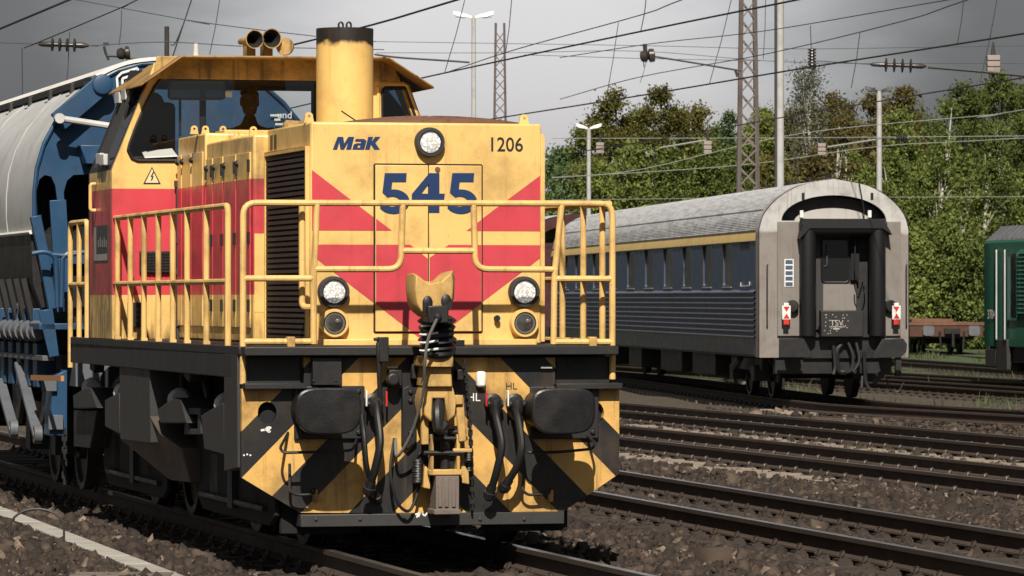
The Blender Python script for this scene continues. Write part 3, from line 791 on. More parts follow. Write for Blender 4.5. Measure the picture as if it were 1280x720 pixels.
MB().sheet([p + Vector((0, .12, 0)) for p in vis]).build('visor_screen', glass('smoked_visor', (.12, .11, .10), .1), sv, smooth=0)
m = MB(); m.box(cy(284, 115).x, cy(293, 120).x, CF + .11, CF + .13, zc(121), zc(114)); m.build('visor_clip', white_ink, sv)
for px in (225, 253): MB().obox(cy(px, 124, CF + .2), cy(px, 170, CF + .2), .05 if px > 240 else .02, .02).build('windscreen_post', void, loco)
# warning triangle, vents, plate, pipe
YC = CF - .004
m = MB(); m.prism([cy(190, 208.5, YC), cy(201, 230, YC), cy(179, 230, YC)], (0, .003, 0)); w_ = m.build('warning_sign', black_ink, loco, smooth=0)
MB().sheet([cy(190, 211, YC - .002), cy(198.4, 228.4, YC - .002), cy(181.6, 228.4, YC - .002)]).build('sign_field', flat('sign_cream', (.72, .58, .32), .5), w_, smooth=0)
MB().sheet([cy(*p, YC - .004) for p in [(191.5, 214.5), (188, 221), (190, 221), (188.5, 226), (190, 225.4), (189.6, 227.4), (192.2, 220), (190.3, 220), (193, 215)]]).build('lightning_mark', black_ink, w_, smooth=0)
m = MB(); a, b_ = cy(174, 314), cy(214, 342); m.box(a.x, b_.x, CF - .035, CF - .002, b_.z, a.z); v = m.build('cab_vent', black_m, loco, bevel=.006)
m = MB()
for i in range(7): p, q = cy(175, 317 + i * 3.7, CF - .04), cy(213, 317 + i * 3.7, CF - .04); m.obox(p, q, .01, .012)
for i in range(8): p, q = cy(177 + i * 5, 315, CF - .045), cy(177 + i * 5, 341, CF - .045); m.obox(p, q, .005, .005)
m.build('vent_bar', black_m, v)
m = MB(); a, b_ = cy(159, 378), cy(178, 409); m.box(a.x, b_.x, CF - .05, CF - .002, b_.z, a.z); o = m.build('socket_panel', void, loco, bevel=.006)
m = MB()
for i in range(2):
    for j in range(3): m.rev(cy(164 + i * 8, 387 + j * 7, CF - .05), (0, -1, 0), [(0, .02), (.01, .018)], 10)
m.build('socket', dark_rust, o)
xs = -xw - .004
def cs(px, py, x=None): return lx(px, py, xs if x is None else x)
m = MB(); pl = [cs(118, 283), cs(134.5, 281), cs(134.5, 326), cs(118, 327)]; m.prism(pl, (.003, 0, 0)); pln = m.build('name_plate', paint('dull_plate', (.045, .045, .043), .5), loco, smooth=0)
m = MB(); m.sheet([cs(117.6, 284, xs - .003), cs(120.5, 284, xs - .003), cs(120.5, 326, xs - .003), cs(117.6, 326, xs - .003)]); m.sheet([cs(120.6, 318, xs - .003), cs(134, 317, xs - .003), cs(134, 325.5, xs - .003), cs(120.6, 326, xs - .003)])
for i in range(5): px = 122.5 + i * 2.4; m.sheet([cs(px, 300 - (i % 2) * 3, xs - .003), cs(px + 1.2, 300 - (i % 2) * 3, xs - .003), cs(px + 1.2, 309, xs - .003), cs(px, 309, xs - .003)])
m.build('plate_writing', flat('faded_lettering', (.30, .30, .28), .6), pln, smooth=0)
m = MB(); m.tube([cy(222.5, 232, CF - .05), cy(223, 424, CF - .05)], .022, 8)
for py in (230, 300, 339, 404): m.rev(cy(222.5, py, CF - .05) - Vector((0, 0, .03)), (0, 0, 1), [(0, .035), (.06, .035)], 8)
m.build('downpipe', mid_frame, loco)
m = MB(); a = lx(113, 230, xs - .05); b_ = lx(113, 263, xs - .05); m.tube(fillet([a + Vector((.05, 0, 0)), a, b_, b_ + Vector((.05, 0, 0))], .03), .016, 8)
m.build('door_grab_rail', rail_yellow, loco)

# ---- handrails
RT = .0245
def rail(name, paths, r=RT, rad=.07, parent=loco):
    m = MB()
    for p in paths: m.tube(fillet(p, rad), r, 10)
    return m.build(name, rail_yellow, parent)
yf = .03
zl = 1.0
rail('front_handrail', [
    [ly(303.5, 480, yf), ly(304, 253.5, yf), ly(765.5, 254.5, yf), ly(765.5, 474, yf)],
    [ly(304, 348, yf), ly(391, 348, yf)], [ly(304, 427, yf), ly(388, 427, yf)],
    [ly(396.5, 254, yf), ly(392, 345, yf), ly(392, 430, yf)],
    [ly(377.5, 256, yf + .12), ly(377.5, 384, yf + .12), ly(390, 384, yf + .05)],
    [ly(503.5, 256, yf), ly(501, 336.5, yf), ly(392, 336.5, yf)],
    [ly(592, 256, yf), ly(594, 336.5, yf), ly(696, 337, yf)], [ly(502, 313.5, yf), ly(593, 313.5, yf)],
    [ly(702, 256, yf), ly(693, 345, yf), ly(692, 430, yf)], [ly(694, 348.5, yf), ly(764, 348.5, yf)], [ly(694, 427.5, yf), ly(764, 427.5, yf)]], rad=.10)
ztr = ly(765, 254.5, yf).z; zm = ly(765, 348.5, yf).z; zlow = ly(765, 427.5, yf).z
yb = [lx(px, 300, HW - .05).y for px in (753, 729, 703)]; yend = yb[2] + .8
P_ = lambda y, z, x=HW - .05: Vector((x, y, z))
rail('side_handrail', [[P_(yf, ztr), P_(yend, ztr), P_(yend, 1.54)], [P_(yf, zm), P_(yend, zm)], [P_(yf, zlow), P_(yend, zlow)]] + [[P_(y, ztr), P_(y, 1.54)] for y in yb])
for px, yy in ((740, yf), (363, yf)):
    m = MB(); c = ly(px, 427.5, yy); m.box(c.x - .03, c.x + .03, yy - .04, yy + .04, c.z - .045, c.z + .04); m.build('rail_clamp', rusty_yellow, loco, bevel=.006)
XL = -HW + .03
pl_ = [lx(px, 300, XL).y for px in (285, 258, 234, 216, 198, 180, 163, 147)]
zt_ = lx(285, 257, XL).z; zm_ = lx(285, 352, XL).z; yE = lx(141, 300, XL).y
Q = lambda y, z: Vector((XL, y, z))
rail('side_handrail', [[Q(pl_[0], lx(285, 478, XL).z), Q(pl_[0], zt_), Q(yE, zt_), Q(yE, 1.54)], [Q(pl_[0], zm_), Q(yE, zm_)]] + [[Q(y, zt_), Q(y, 1.54)] for y in pl_[1:]])
m = MB()
for y in pl_[1:]: m.box(XL - .026, XL + .026, y - .026, y + .026, 1.541, 1.565); m.cut()
m.build_each('post_foot', rail_yellow, loco)
pr = [lx(px, 300, XL).y for px in (88, 99, 109)]
rail('side_handrail', [[Q(pr[0], 1.25), Q(pr[0], zt_), Q(pr[2] , zt_), Q(pr[2], 1.54)], [Q(pr[0], zm_), Q(pr[2], zm_)], [Q(pr[1], zt_), Q(pr[1], 1.54)]])

# ---- running gear seen along the side
xg = -HW + .02
def side(pts, x=xg, d=.1, name='underframe_panel', mat=mid_frame, parent=loco, bevel=.01):
    return MB().prism([lx(a, b_, x) for a, b_ in pts], (d, 0, 0)).build(name, mat, parent, bevel=bevel)
pc = [lx(a, b_, -HW + .001) for a, b_ in [(280, 441), (301, 441), (301, 586), (280, 589)]]
for p in pc: p.y = max(p.y, .062)
MB().prism(pc, (.1, 0, 0)).build('step_column', mid_frame, loco, bevel=.008)
side([(149, 441), (187, 441), (187, 554), (150, 549)], xg, .5, 'fuel_tank')
m = MB(); a = [lx(150, 549, xg), lx(187, 554, xg)]; b_ = [lx(238, 603, xg + .3), lx(212, 599, xg + .3)]
m.prism([lx(187, 520, xg), lx(200, 542, xg + .06), lx(226, 560, xg + .12), lx(238, 603, xg + .2), lx(212, 600, xg + .2), lx(151, 550, xg)], (.4, 0, 0)); m.build('tank_skirt', paint('brown_grey_panel', (.075, .058, .05), .55, (.04, .03, .02), .5), loco, bevel=.01)
for nm, pts, dx in (('a', [(91, 494), (108, 484), (113, 485), (121, 510), (92, 511)], .03), ('b', [(131, 500), (147, 491), (148.5, 492), (148.5, 542), (131, 533)], .02), ('c', [(196, 512), (217, 497), (226, 500), (233, 529), (200, 529)], .04), ('d', [(251, 519), (278, 503), (279.5, 505), (279.5, 568), (255, 561)], .02)):
    o = side(pts, xg + dx, .35, 'axle_guard')
    p, q = [lx(a, b_, xg + dx) for a, b_ in pts[:2]]; e = MB(); c = (p + q) / 2 + Vector((.12, 0, .03)); e.rev(c, (0, (q - p).y, (q - p).z), [(-.02, .1), (.02, .1), (.05, .07)], 14); e.build('spring_cap', light_paint, o)
side([(92, 513), (121, 513), (112, 560), (92, 558)], xg + .1, .3, 'bogie_side', dark_frame)
MB().prism([lx(a, b_, xg + .08) for a, b_ in ((232, 510), (250, 510), (250, 543), (230, 543))], (.1, 0, 0), holes=[[lx(a, b_, xg + .08) for a, b_ in ((236, 518), (247, 518), (247, 536), (236, 536))]]).build('bogie_bracket', mid_frame, loco, bevel=.008)
for px, py0, py1 in ((183, 455, 480), (228, 462, 500), (257, 462, 498)):
    m = MB(); p, q = lx(px, py0, xg + .25), lx(px + 4, py1, xg + .25); m.tube(spline([p, p + (q - p) * .5 + Vector((0, .06, 0)), q], 5), .03, 8); m.box(p.x - .06, p.x + .05, p.y - .08, p.y + .08, p.z - .02, p.z + .09); m.build('damper', light_paint if px == 183 else mid_frame, loco)
side([(228, 442), (240, 442), (236, 478), (229, 470)], xg + .1, .1, 'bracket_gusset'); side([(258, 442), (268, 442), (264, 470), (258, 466)], xg + .1, .1, 'bracket_gusset'); side([(112, 442), (118, 442), (117, 466), (112, 462)], xg + .1, .1, 'bracket_gusset')
def wheelset(y, parent, rad=.47):
    ws = MB().tube([(-.8, y, rad), (.8, y, rad)], .09, 12).build('wheelset', dark_frame, parent)
    for sg in (-1, 1):
        m = MB(); m.rev((sg * .71, y, rad), (sg, 0, 0), [(-.03, rad + .028), (0, rad + .028), (.005, rad), (.11, rad - .004), (.11, rad - .07), (.07, rad - .09), (.07, .16), (.14, .14), (.16, .06)], 36); m.build('wheel', black_m, ws)
for yc in (1.75, LE - 1.85):
    m = MB(); m.box(-1.12, -.98, yc - 1.5, yc + 1.5, .55, .85); m.box(.98, 1.12, yc - 1.5, yc + 1.5, .55, .85); m.box(-1.0, 1.0, yc - .2, yc + .2, .5, .8)
    for sg in (-1, 1):
        for dy in (-.95, .95): m.box(sg * 1.05 - .12, sg * 1.05 + .12, yc + dy - .18, yc + dy + .18, .3, .66)
    bg = m.build('bogie', black_m, loco, bevel=.02)
    for dy in (-.95, .95): wheelset(yc + dy, bg)
m = MB(); p = lx(289, 628, -.95); m.tube([p + Vector((0, 0, .35)), p + Vector((0, -.02, .0)), p + Vector((.0, -.05, -.07))], [.035, .035, .05], 10); m.build('sand_pipe', light_paint, loco)
m = MB(); m.box(-.7, .7, 2.0, LE - 2, .45, 1.0); m.build('belly_tank', black_m, loco)
for x0, x1 in ((-1.12, -.5), (.5, 1.12)):
    m = MB(); m.box(x0, x1, .14, .20, .12, .95); m.build('wheel_guard', void, loco, bevel=.01)
for y0_, y1_s in ((.12, 3.5), (LE - 3.6, LE - .1)):
    m = MB(); m.prism([(-1.17, y0_, .95), (-1.17, y1_s, .95), (-1.17, y1_s, .30), (-1.17, y1_s - .3, .17), (-1.17, y0_ + .25, .17), (-1.17, y0_, .26)], (.04, 0, 0)); m.build('bogie_skirt', void, loco, bevel=.01)
    m = MB(); m.tube([(-1.19, y0_ + .3, .3), (-1.19, y1_s - .35, .3)], .025, 8); m.box(-1.22, -1.17, y0_ + 1.5, y0_ + 1.7, .25, .6); m.build('brake_rod', black_m, loco)
m = MB()
for sg in (-1, 1): m.rev((sg * .875, LE, 1.04), (0, 1, 0), [(0, .16), (.35, .15), (.35, .1), (.55, .1), (.56, .25), (.6, .25)], 20); m.cut()
m.build_each('rear_buffer', black_m, loco)

# ---- the driver, seated behind the windscreen
def seated_person(parent_loc, rz, label):
    root = thing('person', label, 'person', parent_loc, rz)
    # origin = seat height centre; x right, y forward is -y (towards the hood)
    bones = [((0, 0, .05), .15, None), ((0, .02, .22), .145, 0), ((0, .02, .42), .16, 1), ((0, 0, .54), .10, 2), ((0, -.01, .60), .062, 3), ((0, -.015, .66), .06, 4)]
    for sg in (-1, 1):
        k = len(bones)
        bones += [((sg * .10, -.02, .04), .10, 0), ((sg * .14, -.25, .04), .085, k), ((sg * .15, -.45, .02), .06, k + 1), ((sg * .15, -.44, -.22), .05, k + 2), ((sg * .15, -.43, -.42), .04, k + 3), ((sg * .15, -.56, -.45), .035, k + 4)]
        k = len(bones)
        bones += [((sg * .19, .01, .49), .07, 2), ((sg * .25, -.02, .30), .05, k), ((sg * .24, -.24, .22), .038, k + 1), ((sg * .20, -.36, .24), .03, k + 2)]
        p = k + 3
        for i, (dx, ln) in enumerate(((-.03, .07), (-.01, .08), (.01, .075), (.03, .06))):
            k2 = len(bones); bones += [((sg * .20 + dx * .9, -.40, .245), .0095, p), ((sg * .20 + dx, -.40 - ln * .6, .235), .0085, k2), ((sg * .20 + dx, -.40 - ln, .215), .0075, k2 + 1)]
        k2 = len(bones); bones += [((sg * .16, -.38, .235), .011, p), ((sg * .145, -.41, .225), .009, k2)]
    me = bpy.data.meshes.new('body'); me.from_pydata([b[0] for b in bones], [(b[2], i) for i, b in enumerate(bones) if b[2] is not None], [])
    body = bpy.data.objects.new('body', me); COL.objects.link(body); body.parent = root
    sk = body.modifiers.new('skin', 'SKIN'); sk.use_smooth_shade = True
    lay = me.skin_vertices[0].data if me.skin_vertices else None
    if lay:
        for i, b in enumerate(bones): lay[i].radius = (b[1], b[1]); lay[i].use_root = (i == 0)
    ss = body.modifiers.new('sub', 'SUBSURF'); ss.levels = 1; ss.render_levels = 1
    me.materials.append(flat('dark_work_jacket', (.006, .007, .010), .9))
    # head
    m = MB(); secs = []
    prof = [(-.115, .035, .05, -.02), (-.10, .055, .07, -.015), (-.06, .067, .085, -.005), (0, .074, .095, 0), (.04, .076, .098, .003), (.08, .066, .085, .005), (.11, .04, .05, .005), (.118, .01, .015, .005)]
    for z, rx, ry_, oy in prof: secs.append([Vector((rx * math.cos(a), ry_ * math.sin(a) + oy, .76 + z)) for a in np.linspace(0, 2 * math.pi, 20, endpoint=False)])
    m.loft(secs)
    m.loft([[Vector((x * .018, -.088 - .012 * t - .012 * (x == 0), .775 - .045 * t + z)) for x, z in ((-1, 0), (0, .004), (1, 0), (0, -.01))] for t in (0, .5, 1)])
    for sg in (-1, 1): m.ball((sg * .077, .0, .755), .012, .025, .034)
    head = m.build('head', flat('skin', (.075, .045, .034), .7), root)
    m = MB(); [m.ball((sg * .03, -.085, .775), .012, .008, .008) for sg in (-1, 1)]; m.build('eye', black_ink, head)
    m = MB(); m.ball((0, -.086, .705), .024, .008, .006); m.build('mouth', flat('lips', (.22, .08, .07), .5), head)
    m = MB(); secs = []
    for z, k in ((-.02, 1.03), (.03, 1.09), (.07, 1.08), (.10, .95), (.128, .55), (.135, .1)):
        secs.append([Vector((.079 * k * math.cos(a), .102 * k * math.sin(a) + .01, .765 + z + .012 * math.sin(a * 5))) for a in np.linspace(R(-15 if z < .05 else 0), R(195 if z < .05 else 360), 20, endpoint=False)])
    m.loft(secs[2:]); m.loft(secs[:3], closed=False, caps=False); m.build('hair', flat('dark_hair', (.015, .011, .009), .7), head)
    return root
hp = L.on_y(312, 128, CF + .75)
wp = L.world(hp.x, hp.y, hp.z - .76)
driver = seated_person(wp, L.th, 'person with dark hair and dark jacket seated behind the locomotive windscreen')
seat2 = MB(); seat2.box(hp.x - .25, hp.x + .25, hp.y - .2, hp.y + .3, hp.z - .92, hp.z - .80); seat2.box(hp.x - .22, hp.x + .22, hp.y + .18, hp.y + .28, hp.z - .8, hp.z - .38); seat2.rev((hp.x, hp.y, zb + .42), (0, 0, 1), [(0, .15), (.04, .12), (hp.z - .92 - zb - .42, .08)], 12); seat2.build('driver_seat', void, loco, bevel=.02)
# ================================================================== hopper wagon behind the locomotive
wo = L.world(-.18, LE + .75); WG = Frame(wo.x, wo.y, TANL)
wagon = thing('hopper_wagon', 'grey barrel shaped hopper wagon with blue end frame coupled behind the locomotive', 'wagon', WG.o, WG.th)
def wy(px, py, y): return WG.on_y(px, py, y)
EY = .75
hwid = -wy(41, 260, EY).x
zwt = WG.on_y(176, 77, EY).z
# half outline measured on the end: (px, py) -> local
half = [wy(a, b, EY) for a, b in [(58, 330), (50, 316), (44, 296), (41, 268), (41, 240), (44, 210), (53, 180), (68, 152), (90, 126), (116, 104), (146, 88), (176, 80)]]
half.append(Vector((0, EY, zwt)))
ring = [Vector((p.x, 0, p.z)) for p in half] + [Vector((-p.x, 0, p.z)) for p in reversed(half[:-1])]
ringc = Vector((0, 0, 3.0))
WL = 15.0
n_line = 3
m = MB(); secs = [[p + Vector((0, y, 0)) for p in ring] for y in (EY + .02, EY + 4, EY + 8, WL - .7)]
m.loft(secs, caps=False)
body = m.build('hopper_body', silver, wagon, smooth=50)
m = MB()
for y in (EY + 1.9, EY + 4.6, EY + 7.3): m.tube([Vector((p.x * 1.001, y, p.z)) for p in ring], .010, 5); m.cut()
m.build_each('weld_seam', seam_m, wagon)
# dark lower body with slots, parted from the upper by a white line
zl_ = wy(47, 290, EY).z
m = MB(); m.tube([Vector((-hwid - .01, EY + .05, zl_)), Vector((-hwid - .01, WL - .8, zl_))], .022, 6); m.build('waist_line', white_ink, wagon)
low = [Vector((-hwid - .004, 0, zl_ - .02)), Vector((-hwid + .02, 0, zl_ - .5)), Vector((-hwid + .25, 0, zl_ - 1.15)), Vector((hwid - .25, 0, zl_ - 1.15)), Vector((hwid - .02, 0, zl_ - .5)), Vector((hwid + .004, 0, zl_ - .02))]
m = MB(); m.loft([[p + Vector((0, y, 0)) for p in low] for y in (EY + .12, WL - .8)]); lowb = m.build('lower_body', black_m, wagon)
m = MB()
for i in range(16): y = EY + .5 + i * .55; m.obox((-hwid - .03, y, zl_ - .45), (-hwid + .12, y, zl_ - 1.1), .13, .05, up=(1, 0, 0)); m.cut()
m.build_each('lower_rib', dark_frame, lowb)
lettering('wagon_number', '2', .26, WG.on_x(22, 391, -hwid - .05), (0, -1, 0), (0, 0, 1), light_paint, wagon)
# pale roof band with a dark strip for the shaded gap, and posts
zrb = wy(134, 101, EY).z
fine_ring = spline(ring, 4)
roofp = [p for p in fine_ring if p.z > zrb]
m = MB(); up_ = [Vector((p.x * 1.045, 0, 3 + (p.z - 3) * 1.045)) for p in roofp]; dn_ = [Vector((p.x * 1.015, 0, 3 + (p.z - 3) * 1.015)) for p in reversed(roofp)]
m.loft([[p + Vector((0, y, 0)) for p in up_ + dn_] for y in (EY - .04, WL - .7)]); m.build('wagon_roof', white_top, wagon, smooth=50)
e0 = roofp[0]
m = MB(); m.box(e0.x * 1.0 - .10, e0.x * 1.0 + .02, EY + .3, WL - 1, e0.z - .04, e0.z + .0); m.build('roof_gap_shade', void, wagon)  # dark strip drawn in for the shaded gap under the roof band
m = MB()
for i in range(9): y = EY + 1.0 + i * 1.5; m.box(e0.x - .13, e0.x - .08, y - .05, y + .05, e0.z - .12, e0.z + .01); m.box(e0.x - .16, e0.x - .03, y - .09, y + .09, e0.z - .16, e0.z - .11); m.cut()
m.build_each('roof_bracket', mid_frame, wagon, bevel=.004)
# blue end: plate with hollows between the columns
outl = [Vector((p.x * .985, EY, p.z)) for p in ring]
zbt = WG.on_y(60, 217, EY).z
def hollow(pts): return [wy(a, b, EY) for a, b in pts]
h1 = hollow([(46, 240), (49, 225), (56, 219), (64, 221), (69, 232), (73, 262), (77, 296), (79, 316), (62, 318), (52, 300), (47, 276)])
h2 = hollow([(80, 240), (84, 226), (92, 219), (116, 218), (128, 222), (128, 316), (87, 316), (84, 290), (81, 262)])
h3 = [Vector((-p.x, EY, p.z)) for p in h2][::-1]; h4 = [Vector((-p.x, EY, p.z)) for p in h1][::-1]
m = MB(); m.prism(outl, (0, .06, 0), holes=[h1, h2, h3, h4]); endp = m.build('wagon_end', blue, wagon, bevel=.006)
m = MB(); m.loft([[p + Vector((0, EY + .5 + .0 * i, 0)) for p in [ringc + (q - ringc) * k for q in ring]] for i, k in enumerate((.985,))] + [[Vector((q.x * .97, EY + .62, q.z)) for q in ring]]); m.build('hopper_slope', void, wagon)
m = MB(); m.tube([Vector((p.x * .99, EY - .01, p.z)) for p in ring], .022, 8)
m.build('end_rim', blue, endp)
m = MB(); a, b = wy(72, 153, EY - .12), wy(127, 106, EY - .12); m.obox(a, b, .20, .10, up=(0, 1, 0)); m.rev(b + Vector((0, .04, 0)), (0, -1, 0), [(0, .10), (.12, .10), (.13, .07)], 18); m.build('end_brace', blue, endp, bevel=.008)
m = MB(); a, b = wy(74, 148, EY - .3), wy(140, 158, EY - .3); m.tube([a, b], .033, 10); m.rev(a + Vector((0, .05, 0)), (0, -1, 0), [(0, .05), (.1, .05)], 10); m.build('handhold_bar', light_paint, endp)
m = MB(); a, b = wy(100, 181, EY - .25), wy(140, 206, EY - .02); m.loft([[Vector((x, y, z)) for x, z in ((a.x, a.z), (b.x, a.z), (b.x - .06, b.z), (a.x + .06, b.z))] for y in (EY - .25, EY - .005)]); m.build('lamp_bracket_box', blue, endp, bevel=.01)
# emblem near the top of the end
m = MB()
def fr(pts, r): 
    q = [wy(a, b, EY - .035) for a, b in pts]
    for i in range(len(q)): m.obox(q[i - 1], q[i], r, .01, up=(0, 1, 0))
fr([(147, 110), (146, 97), (152, 91), (172, 85), (172, 104)], .022); fr([(153, 106), (153, 98), (165, 94), (165, 103)], .022); fr([(158, 104), (158, 101), (161, 100), (161, 103)], .012)
m.build('end_emblem', white_ink, endp, smooth=0)
m = MB()                                                        # three lines of small white print, only 'und' is readable
for py, x0, x1 in ((144.2, 338, 352), (149.6, 343, 350.5), (155.2, 344, 354)):
    x = x0
    while x < x1:
        w = 1.0 + .5 * rng.random(); p, q = wy(x, py + 1.3, EY - .035), wy(x + w, py - 1.1 - .5 * rng.random(), EY - .035); m.sheet([(p.x, p.y, p.z), (q.x, p.y, p.z), (q.x, p.y, q.z), (p.x, p.y, q.z)]); x += w + .25
m.build('end_lettering', white_ink, endp, smooth=0)
lettering('end_lettering', 'und', .10, wy(355.8, 144, EY - .035), (1, 0, 0), (0, 0, 1), white_ink, endp)
# columns, ladder rails and platform
m = MB(); m.obox(wy(44, 270, EY - .1), wy(58, 336, EY - .1), .10, .1, up=(0, 1, 0)); m.obox(wy(53, 316, EY - .2), wy(66, 386, EY - .2), .09, .09, up=(0, 1, 0)); m.obox(wy(72, 250, EY - .03), wy(80, 390, EY - .03), .16, .06, up=(0, 1, 0)); m.build('end_column', blue, wagon, bevel=.006)
m = MB()
for pts in ([(40, 317), (56, 314), (70, 320), (72, 384)], [(77, 384), (78, 322), (85, 316), (112, 315)], [(64, 318), (80, 320), (100, 316)]):
    m.tube(fillet([wy(a, b, EY - .45) for a, b in pts], .08), .024, 8)
m.build('end_handrail', blue, wagon)
m = MB(); a, b = wy(49, 388, EY - .6), wy(110, 396, EY); m.box(a.x, b.x, EY - .6, EY + .1, 1.60, 1.66)
m.prism([wy(x, y, EY - .6) for x, y in ((48, 388), (66, 386), (74, 445), (62, 447))], (0, .04, 0))
m.build('end_platform', blue, wagon, bevel=.006)
# discharge roller, chutes and levers along the side
xw_ = -hwid + .05
def ws(px, py, x=None): return WG.on_x(px, py, xw_ if x is None else x)
y0, y1_ = ws(50, 415).y, ws(50, 415).y + 9
zr = ws(50, 414).z
m = MB(); m.tube([(xw_, y0, zr), (xw_, y1_, zr)], .085, 14)
for i in range(8): y = y0 + .25 + i * .42; m.rev((xw_, y, zr), (0, 1, 0), [(0, .105), (.05, .105)], 14)
m.build('discharge_roller', roller_m, wagon)
m = MB()
for i in range(10): y = y0 + .35 + i * .6; m.box(xw_ - .02, xw_ + .3, y, y + .1, zr - .05, zr + .22); m.box(xw_ + .02, xw_ + .2, y + .02, y + .3, zr - .55, zr - .12); m.cut()
m.build_each('roller_bracket', blue, wagon, bevel=.008)
m = MB(); zsill = ws(40, 447).z; m.box(xw_ - .02, xw_ + .1, y0 - .3, y1_, zsill - .02, zsill + .03); m.box(xw_ + .3, -xw_ - .3, .3, WL - .5, 1.05, 1.35)
m.build('wagon_sill', roller_m, wagon, bevel=.004)
m = MB(); p = ws(78, 473, xw_ - .05); q = ws(40, 472, xw_ - .05); m.obox(p, q, .03, .05); m.build('coupling_lever', orange_m, wagon)
for a, b in (((0, 475), (17, 536)), ((24, 455), (47, 543))):
    m = MB(); p, q = ws(*a), ws(*b); m.obox(p, q, .05, .10, up=(1, 0, 0)); m.rev(q + Vector((-.04, 0, 0)), (1, 0, 0), [(0, .09), (.08, .09)], 12); m.rev(q + Vector((-.05, 0, 0)), (1, 0, 0), [(0, .03), (.1, .03)], 8); m.build('discharge_lever', roller_m, wagon, bevel=.006)
for pts in ([(14, 470), (30, 470), (22, 530), (18, 528)], [(55, 470), (70, 470), (52, 530), (49, 526)]): MB().prism([ws(a, b, xw_ + .1) for a, b in pts], (.05, 0, 0)).build('lever_guide', mid_frame, wagon, bevel=.004)
MB().prism([wy(a, b, EY - .5) for a, b in ((66, 470), (84, 462), (84, 545), (62, 545))], (0, .4, 0)).build('end_gusset', blue, wagon, bevel=.01)
for px, py in ((62, 480), (70, 528)): m = MB(); p = wy(px, py, EY - .55); m.box(p.x - .07, p.x + .07, EY - .55, EY - .5, p.z - .07, p.z + .07); m.build('label_plate', roller_m, wagon, bevel=.004)
for yb_ in (2.6, WL - 3.2):
    m = MB()
    for sg in (-1, 1):
        m.box(sg * 1.0 - .06, sg * 1.0 + .06, yb_ - 1.3, yb_ + 1.3, .6, .85)
        for dy in (-.9, .9): m.box(sg * 1.0 - .1, sg * 1.0 + .1, yb_ + dy - .16, yb_ + dy + .16, .35, .62)
    m.box(-1, 1, yb_ - .2, yb_ + .2, .55, .9)
    bg = m.build('bogie', black_m, wagon)
    for dy in (-.9, .9): wheelset(yb_ + dy, bg, .46)
m = MB()
for i in range(9): m.obox(Vector((-1.2, EY - .5, .66 - .06 * i)), Vector((-1.2, EY - .5, .59 - .06 * i)), .05 if i % 2 else .02, .02 if i % 2 else .05)
m.build('coupling_chain', black_m, wagon)

